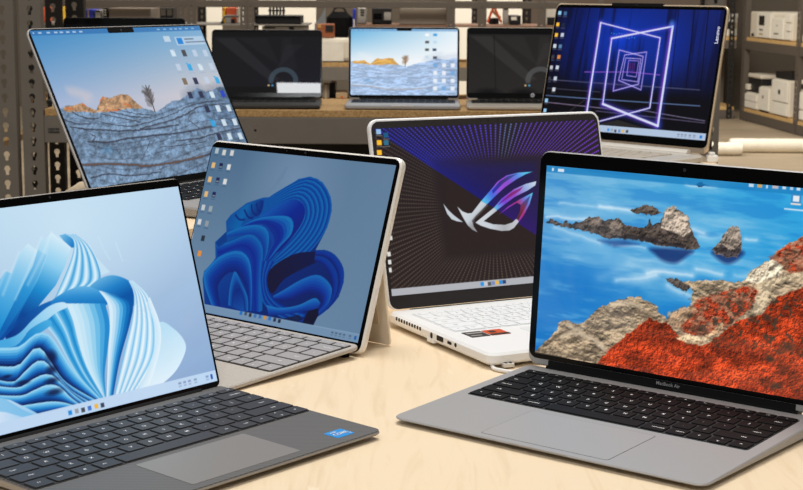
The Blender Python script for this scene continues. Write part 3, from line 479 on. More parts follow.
def desert(bright=False):
    p = Picture(400, 260, 1.505) if not bright else Picture(200, 130, 1.505)
    if not bright:
        T0 = p.T; p.T = np.clip(T0 * 2.1, 0, 1); p.corners((56, 134, 192), (116, 168, 208), (164, 180, 210), (212, 202, 202)); p.T = T0
        rockc, dark, tan, shade = (110, 136, 164), (40, 42, 56), (172, 132, 96), (74, 98, 126)
    else:
        T0 = p.T; p.T = np.clip(T0 * 2.1, 0, 1); p.corners((104, 176, 220), (226, 240, 248), (226, 238, 246), (250, 250, 250)); p.T = T0
        rockc, dark, tan, shade = (172, 198, 232), (120, 130, 160), (226, 172, 86), (136, 170, 216)
    p.poly([(0.075,0.371),(0.122,0.375),(0.169,0.399),(0.198,0.428),(0.174,0.465),(0.149,0.475),(0.127,0.441),(0.081,0.417)], (206, 196, 200) if not bright else (240, 240, 240), .55, soft=12, sm=True)
    tx = p.relief(30, 36, 3, .7, .7, 1.25, 1, .6, 1.0); tx = tx * (.86 + .28 * p.noise(2, 4, 4, 3)) if not bright else np.clip(p.relief(10, 30, 3, .8), .9, 1.1)
    p.jitter(.006, 40, 60)
    hill = [(-0.214,0.532),(-0.011,0.504),(0.028,0.482),(0.087,0.482),(0.125,0.479),(0.159,0.509),(0.185,0.531),(0.209,0.494),(0.251,0.452),(0.295,0.456),(0.340,0.441),(0.391,0.445),(0.417,0.488),(0.447,0.538),(0.518,0.573),(0.585,0.539),(0.639,0.509),(0.690,0.507),(0.754,0.471),(0.793,0.454),(0.832,0.436),(0.866,0.467),(0.916,0.457),(0.976,0.441),(1.016,0.444),(1.071,0.478),(1.465,0.658),(1.040,1.688),(-0.468,1.338)]
    p.poly(hill, rockc, tex=tx)
    p.poly([(0.728,0.490),(0.793,0.454),(0.832,0.436),(0.866,0.467),(0.916,0.457),(0.976,0.441),(1.016,0.444),(1.465,0.658),(1.275,1.120),(0.985,1.038),(0.941,0.817),(0.852,0.664)], shade if not bright else (150, 172, 206), .75, soft=30, tex=tx)
    p.poly([(0.026,0.489),(0.087,0.482),(0.125,0.479),(0.159,0.509),(0.191,0.531),(0.181,0.543),(0.109,0.529),(0.026,0.520)], tan, .95, tex=tx, sm=True)
    p.poly([(0.191,0.531),(0.209,0.494),(0.251,0.452),(0.295,0.456),(0.340,0.441),(0.391,0.445),(0.417,0.488),(0.447,0.538),(0.421,0.542),(0.348,0.535),(0.259,0.545),(0.204,0.539)], tan, .95, tex=tx, sm=True)
    for q in ([(0.034,0.496),(0.063,0.505)], [(0.125,0.479),(0.137,0.493)], [(0.250,0.538),(0.318,0.538)], [(0.354,0.502),(0.383,0.518)], [(0.228,0.470),(0.251,0.452)]): p.stroke(q, .014, (206, 110, 54) if not bright else (240, 170, 60), .75)
    cr_ = (([(0.016,0.615),(0.084,0.636),(0.166,0.652),(0.289,0.673),(0.444,0.679),(0.618,0.672)], .010), ([(0.078,0.718),(0.141,0.726),(0.205,0.735),(0.288,0.726),(0.428,0.724),(0.610,0.726),(0.842,0.706)], .012), ([(0.105,0.670),(0.125,0.692),(0.101,0.715)], .008), ([(0.325,0.651),(0.460,0.634),(0.594,0.601),(0.737,0.554),(0.910,0.528)], .006), ([(0.388,0.672),(0.548,0.644),(0.693,0.605),(0.811,0.561),(0.964,0.562)], .008),
           ([(0.200,0.552),(0.300,0.589),(0.403,0.627)], .007), ([(0.259,0.545),(0.349,0.581),(0.470,0.608)], .007), ([(0.307,0.537),(0.399,0.573),(0.488,0.590)], .006), ([(0.057,0.524),(0.107,0.568),(0.179,0.582)], .008), ([(-0.000,0.568),(0.053,0.600),(0.126,0.608)], .007), ([(0.164,0.593),(0.242,0.628),(0.336,0.653)], .006),
           ([(0.419,0.750),(0.374,0.810),(0.324,0.869)], .004), ([(-0.035,0.835),(0.011,0.855),(0.122,0.865),(0.253,0.891),(0.361,0.914),(0.518,0.911),(0.699,0.897),(0.782,0.867)], .018), ([(0.732,0.602),(0.692,0.640),(0.724,0.692),(0.754,0.751)], .006), ([(0.568,0.776),(0.719,0.775),(0.831,0.754),(0.998,0.739)], .008), ([(0.899,0.556),(1.013,0.611),(1.108,0.635)], .007), ([(0.016,0.937),(0.127,0.930),(0.230,0.959),(0.404,0.960)], .008),
           ([(0.927,0.659),(1.009,0.711),(1.140,0.770)], .006), ([(0.461,0.802),(0.611,0.809),(0.740,0.805)], .005))
    for q, w in cr_: p.stroke(q, w * .75, dark, .95 if not bright else .6, True, glow=w * .5); p.stroke([(s, t - w * 1.1) for s, t in q], w, (150, 176, 204) if not bright else (220, 232, 246), .3, True, glow=w * .8)
    for k in range(9): p.stroke([(s, t + .055 * k + .01 * (k % 3)) for s, t in [(0.060,0.562),(0.179,0.615),(0.347,0.621),(0.537,0.588),(0.742,0.540),(0.974,0.534)]], .006, dark if not bright else (150, 170, 205), .35, True, glow=.004)
    p.stroke([(-0.035,0.835),(0.011,0.855),(0.122,0.865),(0.253,0.891),(0.361,0.914),(0.518,0.911),(0.699,0.897)], .010, (112, 80, 58) if not bright else (190, 170, 150), .8, True)
    p.blob(*[(0.162,0.781,0.048,0.037)][0], (70, 140, 190), .4, 1)
    p.still()
    # tree
    T = [(0.510,0.572),(0.514,0.518),(0.512,0.463),(0.519,0.409)]
    p.stroke(T, .008, (58, 52, 50), 1, True)
    for k in range(70):
        a_ = k * 2.4; r_ = math.sqrt((k + .5) / 70); cx_, cy_ = [(0.509,0.476)][0]
        p.blob(cx_ + .026 * r_ * math.cos(a_) - .012 * r_ * math.sin(a_), cy_ + .062 * r_ * math.sin(a_), .006, .010, (86, 82, 84) if not bright else (170, 140, 110), .5, .9)
    rng = random.Random(3)
    for k in range(90):
        a, b = rng.random(), rng.random(); i = min(int(a * 3), 2); f = a * 3 - i
        s0 = T[i][0] * (1 - f) + T[i + 1][0] * f; t0 = T[i][1] * (1 - f) + T[i + 1][1] * f
        if a < .25: continue
        w = .032 * (1.15 - abs(a - .55) * 1.3); e = (b * 2 - 1) * w
        p.stroke([(s0, t0), (s0 + e, t0 - .02 - abs(e) * .7)], .0035, (84, 78, 78) if not bright else (150, 120, 96), .75)
    p.rect(0, 0, 1, .032, (36, 104, 170) if not bright else (100, 150, 200), .7)
    for i, s in enumerate((.012, .04, .085, .125, .155, .19, .225, .262)): p.rect(s, .011, s + (.007 if i == 0 else .018), .021, (204, 220, 236), .8)
    for s in (.72, .76, .80, .83, .86, .9, .94): p.rect(s, .012, s + .018, .021, (200, 218, 232), .6)
    return p
def desert_large():
    p = desert()
    def icon(x, y, kind):
        (s, t), = [(x, y)]
        c = {'w': (214, 230, 240), 'l': (190, 206, 226), 'd': (64, 62, 66), 'f': (40, 164, 226), 'p': (120, 100, 80), 'k': (34, 36, 66), 'b': (30, 60, 190)}[kind]
        p.rect(s - .013, t - .023, s + .013, t + .023, c, .92); p.rect(s - .022, t + .036, s + .022, t + .042, (150, 166, 190), .4)
        if kind == 'w': p.rect(s + .004, t - .026, s + .016, t - .012, (170, 190, 210), .8)
        if kind == 'f': p.rect(s - .016, t - .026, s - .002, t - .032, c)
    rows = [([(0.762,0.185),(0.831,0.189),(0.900,0.193),(0.968,0.197)], "wdll"), ([(0.761,0.284),(0.831,0.290),(0.900,0.293),(0.973,0.293)], "lfwl"), ([(0.764,0.385),(0.833,0.387),(0.906,0.387),(0.974,0.394)], "pklf"),
            ([(0.763,0.482),(0.833,0.484),(0.903,0.491),(0.974,0.491)], "kkwb"), ([(0.835,0.587),(0.905,0.590),(0.975,0.594)], "kww"), ([(0.835,0.688),(0.907,0.690),(0.978,0.694)], "fww"), ([(0.839,0.782),(0.907,0.788),(0.977,0.795)], "kww")]
    for q in rows:
        for (s, t), k in zip(*q): icon(s, t, k)
    x0, y0 = [(0.808,0.073)][0]; x1, y1 = [(0.992,0.133)][0]
    p.rect(x0, y0, x1, y1, (206, 222, 238), .55); p.rect(x0 + .01, y0 + .008, x0 + .045, y1 - .008, (30, 130, 210)); p.rect(x0 + .06, y0 + .014, x0 + .12, y0 + .022, (90, 100, 120)); p.rect(x0 + .06, y1 - .024, x0 + .2, y1 - .016, (110, 120, 140))
    (s, t), = [(0.759,0.085)]; p.rect(s - .02, t - .02, s + .02, t + .02, (206, 220, 232), .8)
    return p
def desert_small():
    p = desert(True)
    for x, y, c in ((.715, .085, (250, 250, 250)), (.79, .085, (70, 160, 220)), (.715, .195, (90, 90, 90)), (.79, .195, (190, 220, 240)), (.715, .31, (90, 90, 90)), (.785, .31, (60, 80, 110)), (.715, .42, (200, 220, 235)), (.79, .43, (80, 80, 90))): p.rect(x - .018, y - .02, x + .018, y + .02, c)
    for r_ in range(4):
        for k in range(3): p.rect(.775 + .082 * k, .515 + .117 * r_, .812 + .082 * k, .575 + .117 * r_, (232, 238, 246)if (r_ * 3 + k) % 5 else (120, 170, 220)); p.rect(.77 + .082 * k, .59 + .117 * r_, .817 + .082 * k, .6 + .117 * r_, (200, 214, 234), .8)
    return p

def neon_tunnel():
    p = Picture(400, 248, 1.61)
    p.corners((8, 12, 44), (20, 36, 110), (8, 8, 16), (8, 8, 14))
    p.blob(.42, .26, .46, .5, (10, 60, 200), .95, 1); p.blob(.18, .3, .2, .4, (10, 24, 100), .6, 1); p.blob(.72, .3, .3, .42, (14, 44, 150), .8, 1)
    n = p.noise(24, 1.5, 5, 3); p.blend(np.clip((n - .5) * 2.4, 0, .6), (6, 10, 40))
    for s in (.12, .2, .27, .74, .83, .91): p.stroke([(s, 0), (s + (.02 if s > .5 else -.01), .62)], .008, (4, 6, 24), .8)
    fl = np.clip((p.T - .6) * 9, 0, 1); p.blend(fl * .93, (9, 9, 15)); p.blob(.42, .62, .2, .06, (60, 40, 120), .5, 1)
    for i in range(20): p.blob(.36 + .016 * (i % 10), .2 + .03 * (i // 10) + .004 * (i % 3), .004, .006, (80, 200, 240), .9, .8)
    vi = (150, 60, 200); wh = (214, 222, 246); bl = (60, 80, 220)
    for q, c in (([(-0.056,0.603),(0.396,0.610),(0.928,0.616)], (90, 90, 120)), ([(-0.040,0.736),(0.222,0.739),(0.942,0.738)], (110, 140, 190)), ([(0.000,0.792),(0.357,0.808),(0.602,0.817)], (150, 130, 160)), ([(0.601,0.801),(0.839,0.833),(0.982,0.849)], (130, 120, 150)), ([(0.335,0.835),(0.725,0.852),(0.983,0.865)], (100, 90, 120)), ([(-0.014,0.675),(0.342,0.680)], (70, 70, 90))):
        p.stroke(q, .008, c, .75)
    p.stroke([(0.229,0.525),(0.507,0.506),(0.687,0.517)], .009, (140, 80, 200), .8); p.stroke([(0.085,0.951),(0.256,0.752)], .004, (90, 80, 80), .8)
    fr = [([(0.283,0.118),(0.280,0.848)], .017), ([(0.283,0.118),(0.657,0.226),(0.658,0.780),(0.310,0.943)], .010), ([(0.366,0.243),(0.720,0.133)], .016), ([(0.720,0.133),(0.720,0.916)], .022), ([(0.720,0.916),(0.372,0.775)], .022), ([(0.372,0.775),(0.366,0.243)], .012),
          ([(0.423,0.334),(0.573,0.377),(0.570,0.599),(0.424,0.665),(0.423,0.334)], .007), ([(0.461,0.372),(0.590,0.341),(0.590,0.643),(0.447,0.577),(0.461,0.372)], .006), ([(0.470,0.396),(0.561,0.398),(0.564,0.581),(0.465,0.569),(0.470,0.396)], .005), ([(0.490,0.414),(0.551,0.415),(0.550,0.543),(0.492,0.535),(0.490,0.414)], .004)]
    for q, w in fr:
        p.stroke(q, w, bl, .5, glow=w * 1.6); p.stroke([(s - w * .35, t) for s, t in q], w, vi, .6, glow=w * .75)
    for q, w in fr: p.stroke(q, w * .8, wh, .97 if w > .008 else .75)
    p.blob(*[(0.513,0.457,0.024,0.040)][0], (50, 20, 70), .7, .6)
    for k in range(4): p.stroke([(a + .012 * k, b) for a, b in [(0.493,0.434),(0.495,0.506)]], .003, (150, 60, 170), .8)
    p.blob(*[(0.712,0.114,0.023,0.047)][0], (80, 150, 240), .6, 1)
    p.poly([(0.478,0.894),(0.646,0.940),(0.739,0.977),(0.621,0.982),(0.372,0.937)], (60, 56, 54), .6)
    p.rect(0, .945, 1, 1, (176, 194, 218))
    taskbar_icons(p, [(0.429,0.978),(0.451,0.977),(0.473,0.983),(0.497,0.980),(0.520,0.979),(0.544,0.979)], .011, ((60, 150, 220), (150, 160, 175), (80, 80, 90), (100, 140, 190), (230, 180, 80), (60, 70, 90)))
    for s in (.84, .86, .88, .905, .93): p.rect(s, .964, s + .012, .973, (110, 120, 140), .9); p.rect(s, .98, s + .012, .986, (110, 120, 140), .6)
    p.rect(.967, .962, .98, .984, (30, 120, 210))
    ic = [(0.011,0.046),(0.048,0.049),(0.009,0.142),(0.046,0.145),(0.010,0.230),(0.049,0.228),(0.011,0.322),(0.047,0.324),(0.008,0.414),(0.048,0.412),(0.009,0.502),(0.048,0.499),(0.007,0.594),(0.046,0.591),(0.047,0.683),(0.009,0.778),(0.009,0.862)]
    co = ((150, 200, 235), (70, 110, 150), (250, 190, 60), (30, 40, 60), (250, 190, 60), (190, 200, 215), (200, 210, 220), (90, 130, 170), (60, 60, 66), (220, 140, 70), (190, 190, 196), (200, 210, 225), (60, 60, 66), (196, 206, 220), (206, 210, 216), (150, 200, 235), (150, 200, 235))
    for (s, t), c in zip(ic, co): p.rect(s - .010, t - .016, s + .010, t + .016, c); p.rect(s - .013, t + .024, s + .013, t + .03, (96, 98, 112), .8)
    return p

def dark_sweep(grey):
    p = Picture(190, 120, 1.6)
    a, b = ((16, 16, 19), (18, 18, 32)) if not grey else ((34, 32, 31), (42, 39, 38))
    p.corners(a, a, (16, 16, 18) if not grey else (40, 37, 36), b)
    g = (44, 44, 48) if not grey else (60, 58, 56)
    p.poly([(.02, .1), (.2, .1), (.62, .78), (.52, .8)], g, .55, soft=3); p.poly([(.24, .1), (.5, .1), (.62, .55)], g, .25, soft=3)
    p.poly([(.62, .6), (.64, .1), (.72, .1), (.78, .6)], g, .25, soft=4); p.poly([(.6, .6), (.84, .2), (.68, .2)], g, .3, soft=3)
    P = [(.655 + .115 * math.cos(R(a_)) , .80 - .185 * math.sin(R(a_))) for a_ in range(-10, 190, 8)]
    p.stroke(P, .075, (62, 78, 90) if not grey else (84, 84, 84), .75)
    p.rect(0, .0, 1, .07, (7, 7, 8)); 
    if not grey: p.rect(0, .9, 1, 1, (8, 8, 9))
    else:
        for x in (.18, .5, .8): p.blob(x, 1.0, .16, .1, (10, 10, 10), .8, .8)
        p.stroke([(.23, .1), (.25, .95)], .012, (18, 17, 17), .8)
    p.rect(.51, .865, .525, .89, (220, 190, 140)); p.rect(.545, .865, .56, .89, (80, 170, 220))
    return p

# ------------------------------------------------------------------ laptop parts
ROWS_PC = [
 [(1, 'Esc')] + [(1, 'F%d' % k) for k in range(1, 13)] + [(1, 'Del')],
 [(1, c) for c in '`1234567890-='] + [(1.7, 'Backspace')],
 [(1.45, 'Tab')] + [(1, c) for c in 'QWERTYUIOP[]'] + [(1.25, '\\')],
 [(1.7, 'Caps')] + [(1, c) for c in "ASDFGHJKL;'"] + [(2, 'Enter')],
 [(2.2, 'Shift')] + [(1, c) for c in 'ZXCVBNM,./'] + [(2.5, 'Shift')],
 [(1, 'Fn'), (1.1, 'Ctrl'), (1, '#'), (1.1, 'Alt'), (5.0, ''), (1.1, 'Alt'), (1.1, 'Ctrl'), (1, '<'), (1, '^|'), (1, '>')]]
ROWS_MAC = [
 [(1.3, 'esc')] + [(1, 'F%d' % k) for k in range(1, 13)] + [(1, 'o')],
 [(1, c) for c in '`1234567890-='] + [(1.5, 'delete')],
 [(1.5, 'tab')] + [(1, c) for c in 'QWERTYUIOP[]'] + [(1, '\\')],
 [(1.75, 'caps lock')] + [(1, c) for c in "ASDFGHJKL;'"] + [(1.75, 'return')],
 [(2.3, 'shift')] + [(1, c) for c in 'ZXCVBNM,./'] + [(2.2, 'shift')],
 [(1, 'fn'), (1, 'control'), (1, 'option'), (1.25, 'command'), (5.0, ''), (1.25, 'command'), (1, 'option'), (1, '<'), (1, '^|'), (1, '>')]]

def make_keys(kb, rows, u0, u1, f0, f1, key_m, leg_m, gap=.0026, top=.6, th=.0010, legend=.0048, r=.0012, z0=.0004):
    """individual keys on the plate kb; f runs forward from the hinge"""
    n = len(rows); h = (f1 - f0) / (n - 1 + top); f = f0
    for ri, row in enumerate(rows):
        rh = h * top if ri == 0 else h; tot = sum(w for w, _ in row); x = u0
        for w, s in row:
            ww = (u1 - u0) * w / tot
            parts = [(s, f, f + rh)] if s != '^|' else [('^', f, f + rh / 2 + gap / 2), ('v', f + rh / 2 - gap / 2, f + rh)]
            for t, fa, fb in parts:
                bm = bmesh.new(); a, b = ww / 2 - gap / 2, (fb - fa) / 2 - gap / 2
                slab(bm, -a, a, -b, b, r, z0 + th, z0, .0003, n=2)
                if t:
                    size = legend if len(t) == 1 else min(legend * .62, ww * 1.5 / max(3, len(t)))
                    if ri == 0: size = legend * .5
                    if len(t) == 1 and not t.isalnum(): size *= .9
                    dx = 0 if len(t) <= 2 else (-a * .25 if x < 0 else a * .25)
                    add_text(bm, t, size, lambda X, Y: (X + dx, Y, z0 + th + .00012), 1)
                obj('key', bm, [key_m, leg_m], kb, (x + ww / 2, -(fa + fb) / 2, 0))
            x += ww
        f += rh

def base_part(root, W, D, zb, zf, bb, bf, r, m, back=.003, bev=.0012, name='base'):
    zt = lambda x, y: zb + (zf - zb) * max(0, -y) / D
    zo = lambda x, y: bb + (bf - bb) * max(0, -y) / D
    bm = bmesh.new(); slab(bm, -W / 2, W / 2, -D, back, r, zt, zo, bev)
    return obj(name, bm, m, root)
def deck_plate(root, name, W0, W1, f0, f1, zb, zf, D, m, r=.003, th=.0003, lift=.0002, lab=None):
    """plate that follows the sloping deck; its own frame starts at the hinge"""
    bm = bmesh.new(); slab(bm, W0, W1, -f1, -f0, r, th, -.0004, .0001)
    o = obj(name, bm, m, root, (0, 0, zb + lift - .0001), (math.atan2(zb - zf, D), 0, 0))
    if lab: o['label'] = lab
    return o
def lid_part(root, W, H, zb, lean, t, r, m, v0=0):
    bm = bmesh.new(); slab(bm, -W / 2, W / 2, v0, H, r, 0, -t, min(.0014, t * .3), mp=lambda x, y, z: (x, -z, y))
    return obj('lid', bm, m, root, (0, 0, zb), (-lean, 0, 0))
def bezel_part(lid, W, H, ins, r, m=BLACK, v0=.001, name='bezel', y=-.0003):
    bm = bmesh.new(); slab(bm, -W / 2 + ins, W / 2 - ins, v0, H - ins, r, .0004, -.0002, .0001, mp=lambda x, yy, z: (x, -z + y + .0003, yy))
    return obj(name, bm, m, lid)
def screen_part(lid, pic, u0, u1, v0, v1, gloss=.3, y=-.0007):
    return link('screen', screen_mesh('screen', pic, u0, u1, v0, v1, y), screen_mat(gloss), lid)
def lens(lid, u, v, r=.0016, y=-.0008, name='camera'):
    bm = bmesh.new(); bmesh.ops.create_circle(bm, cap_ends=True, segments=16, radius=r, matrix=Matrix.Translation((u, y, v)) @ Matrix.Rotation(R(90), 4, 'X'))
    return obj(name, bm, mat('lens_glass', (46, 46, 52), .1, 0, .6), lid)
def hinge_part(root, W, z, r, m, u0=None, u1=None, y=.002, name='hinge'):
    bm = tube(bmesh.new(), [(u0 if u0 is not None else -W / 2, y, z), (u1 if u1 is not None else W / 2, y, z)], r, 12)
    return obj(name, bm, m, root, smooth=False)
def feet(root, W, D, h_b, h_f=None, inset=.02, m=RUBBER):
    for y, h in ((-.02, h_b), (-D + inset, h_f or h_b)):
        bm = bmesh.new(); slab(bm, -W / 2 + .03, W / 2 - .03, y - .005, y + .005, .004, h + .0008, 0, .0005); obj('rubber_foot', bm, m, root)

# ================================================================== front left: black laptop with pale blue flower
def laptop_front_left():
    X, Y, yaw, lean = -0.26220, 1.29876, 0.86422, 0.27462; W, H, D, zb, zf = .2957, .197, .199, .0115, .0075
    r = thing('laptop', 'open black laptop with carbon-weave palm rest, blue processor sticker and pale blue flower wallpaper', 'laptop', (X, Y, 0), yaw, 'open laptops on the work table')
    b = base_part(r, W, D, zb, zf, .0022, .0042, .007, [mat('graphite_edge', (150, 146, 142), .35, .6)])
    top = bmesh.new(); slab(top, -W / 2 + .0006, W / 2 - .0006, -D + .0006, .0024, .0065, .0003, -.0008, .0002)
    pr = obj('palm_rest', top, carbon_mat(), r, (0, 0, zb + .0001), (math.atan2(zb - zf, D), 0, 0))
    kb = deck_plate(r, 'keyboard', -.1465, .1465, .0135, .1160, zb, zf, D, mat('key_well', (16, 16, 17), .6), .003, lift=.0006)
    make_keys(kb, ROWS_PC, -.1465, .1465, .0135, .1160, mat('dark_key', (56, 56, 59), .5, 0, .25), mat('legend_pale', (232, 232, 234), .6, 0, .1), gap=.0028)
    deck_plate(r, 'trackpad', -.058, .058, .1232, .190, zb, zf, D, mat('trackpad_grey', (128, 124, 120), .4, 0, .4), .002, lift=.0005)
    st = deck_plate(r, 'sticker', .1035, .1245, .1715, .1885, zb, zf, D, mat('sticker_blue', (20, 140, 214), .4), .0015, lift=.0005, lab='blue processor sticker reading intel CORE')
    bm = bmesh.new(); add_text(bm, 'CORE', .0062, lambda x, y: (x + .1138, y - .1815, .0006), 0, True); add_text(bm, 'intel', .0042, lambda x, y: (x + .1105, y - .1758, .0006)); add_text(bm, 'i7', .0036, lambda x, y: (x + .1215, y - .1862, .0006))
    obj('sticker_lettering', bm, WHITE_LEG, st)
    feet(r, W, D, .0025, .0048)
    hinge_part(r, W - .05, .010, .0045, BLACKP)
    l = lid_part(r, W, H, zb, lean, .0048, .006, mat('dark_aluminium', (120, 116, 112), .35, .7)); bezel_part(l, W, H, .0010, .005)
    screen_part(l, pale_bloom(), -0.14410, 0.14410, 0.00560, 0.18900); lens(l, 0, H - .0038, .0012)
# ================================================================== tablet with kickstand
def tablet():
    X, Y, yaw, lean = -0.15159, 1.66475, -0.69642, 0.32422; W, H = .287, .209
    r = thing('tablet_computer', 'champagne tablet on a kickstand with grey fabric keyboard cover and dark blue flower wallpaper', 'tablet', (X, Y, 0), yaw)
    gold = mat('champagne_metal', (238, 232, 224), .35, .25, .5)
    bm = bmesh.new(); slab(bm, -W / 2, W / 2, .0002, H, .010, 0, -.0093, .002, mp=lambda x, y, z: (x, -z, y))
    body = obj('lid', bm, gold, r, (0, 0, .0032), (-lean, 0, 0)); body.name = 'tablet_body'
    bezel_part(body, W, H, .0020, .009, BLACK); screen_part(body, deep_bloom(), -0.14000, 0.13700, 0.01150, 0.20030, gloss=.5)
    lens(body, .006, H - .0048, .0016); lens(body, -.022, H - .0048, .001)
    # kickstand panel from mid-height of the back to the table
    v = .112; hy, hz = v * math.sin(lean) + .0088 * math.cos(lean), .0032 + v * math.cos(lean) - .0088 * math.sin(lean)
    back = .060; L = math.hypot(back - hy, hz - .001); ang = math.atan2(back - hy, hz - .001)
    bm = bmesh.new(); slab(bm, -.136, .133, -L, 0, .004, .0012, -.0012, .0006, mp=lambda x, y, z: (x, z, y))
    ks = obj('kickstand', bm, mat('champagne_shaded', (234, 220, 198), .5, .1), r, (0, hy + .001, hz), (ang, 0, 0))  # browner copy of the body metal, shade put into its colour
    bm = bmesh.new(); slab(bm, -.128, .120, -L + .022, -.012, .003, -.0012, -.0019, .0002, mp=lambda x, y, z: (x, z, y)); obj('kickstand_recess', bm, mat('recess_grey', (210, 192, 166), .55, .1), ks)
    hinge_part(ks, .26, 0, .002, gold, y=0)
    # cover
    zb, zf, D = .0140, .0050, .216
    cov = base_part(r, .289, D, zb, zf, zb - .005, .0004, .008, mat('fabric_grey', (184, 177, 169), .9, 0, .1, .16, 900, bump=.25), back=-.001, bev=.0012, name='keyboard_cover')
    kb = deck_plate(r, 'keyboard', -.1405, .1405, .0090, .1290, zb, zf, D, mat('key_well_brown', (40, 35, 33), .8), .003, lift=.0002)
    make_keys(kb, ROWS_PC, -.1405, .1405, .0090, .1290, mat('grey_key', (160, 157, 157), .6, 0, .3), mat('legend_bright', (248, 248, 248), .6, 0, .1), gap=.0030)
    deck_plate(r, 'trackpad', -.052, .052, .138, .196, zb, zf, D, mat('trackpad_taupe', (160, 152, 146), .45), .003)
    bm = bmesh.new(); slab(bm, -.05, .132, -.012, -.002, .003, .0086, .0, .0008); obj('magnet_strip', bm, RUBBER, r)
# ================================================================== white laptop
def laptop_white():
    X, Y, yaw, lean = 0.12489, 1.79476, 0.46876, 0.25452; W, H, D, zb = .312, .218, .227, .0165
    r = thing('laptop', 'white laptop with side ports and a silver-purple eye emblem on its rayed wallpaper', 'laptop', (X, Y, 0), yaw, 'open laptops on the work table')
    wm = mat('white_shell', (238, 238, 238), .4, 0, .4)
    bm = bmesh.new(); slab(bm, -W / 2, W / 2, -D, .004, .012, zb, .0042, .0026)
    b = obj('base', bm, wm, r)
    feet(r, W, D, .005)
    kb = deck_plate(r, 'keyboard', -.1395, .1395, .022, .124, zb, zb, D, mat('white_deck', (228, 230, 232), .5), .003)
    make_keys(kb, ROWS_PC, -.1390, .1390, .0225, .1235, mat('white_key', (236, 238, 240), .45), GREY_LEG, gap=.0026, legend=.0050)
    deck_plate(r, 'trackpad', -.066, .066, .134, .213, zb, zb, D, mat('white_pad', (232, 234, 236), .35), .003)
    s1 = deck_plate(r, 'sticker', -.1350, -.1125, .130, .1545, zb, zb, D, mat('sticker_dark', (70, 66, 64), .4, .3), .001, lab='dark grey processor sticker')
    bm = bmesh.new(); slab(bm, -.133, -.1145, -.140, -.136, .0005, .0006, .0003, .0001); slab(bm, -.133, -.120, -.150, -.147, .0005, .0006, .0003, .0001); obj('sticker_print', bm, mat('print_silver', (170, 166, 160), .4), s1)
    s2 = deck_plate(r, 'sticker', -.1110, -.0880, .130, .1545, zb, zb, D, mat('sticker_orange', (206, 84, 36), .45), .001, lab='orange graphics sticker with a dark foot')
    bm = bmesh.new(); slab(bm, -.111, -.088, -.1545, -.148, .0005, .0006, .0003, .0001); slab(bm, -.106, -.099, -.143, -.135, .0005, .0006, .0003, .0001); obj('sticker_print', bm, mat('print_black', (54, 46, 42), .4), s2)
    # left flank: vents and sockets (f forward from the hinge)
    def flank(name, f0, f1, z0, z1, m, rad=.001, lab=None):
        bm = bmesh.new(); slab(bm, -f1, -f0, z0, z1, rad, .0004, -.0006, .0002, mp=lambda x, y, z: (-W / 2 - z, x, y)); o = obj(name, bm, m, r)
        if lab: o['label'] = lab
    for k in range(10): flank('vent_slot', .019 + k * .0063, .0224 + k * .0063, .0108, .0146, BLACKP, .0006)
    flank('power_socket', .1010, .1060, .0076, .0140, BLACKP, .0024); flank('video_socket', .1155, .1300, .0082, .0138, BLACKP, .0010)
    flank('data_socket', .1390, .1480, .0092, .0124, BLACKP, .0015); flank('audio_socket', .1545, .1590, .0090, .0136, BLACKP, .0022)
    bm = bmesh.new(); slab(bm, -.110, -.095, .003, .0075, .001, .0012, -.003, .0004, mp=lambda x, y, z: (-W / 2 - z, x, y)); obj('bracket', bm, wm, r)
    hinge_part(r, W - .06, .013, .0042, mat('hinge_grey', (60, 58, 58), .5), y=.003)
    l = lid_part(r, W, H, zb + .001, lean, .0062, .012, wm, .001)
    bezel_part(l, W, H, .0030, .010, mat('bezel_charcoal', (46, 43, 43), .45, 0, .2)); screen_part(l, ray_burst(), -0.15000, 0.15000, 0.01620, 0.20700, gloss=.15)
    lens(l, 0, H - .0062, .0014); lens(l, .013, H - .0062, .0012); lens(l, -.010, H - .0062, .0008)
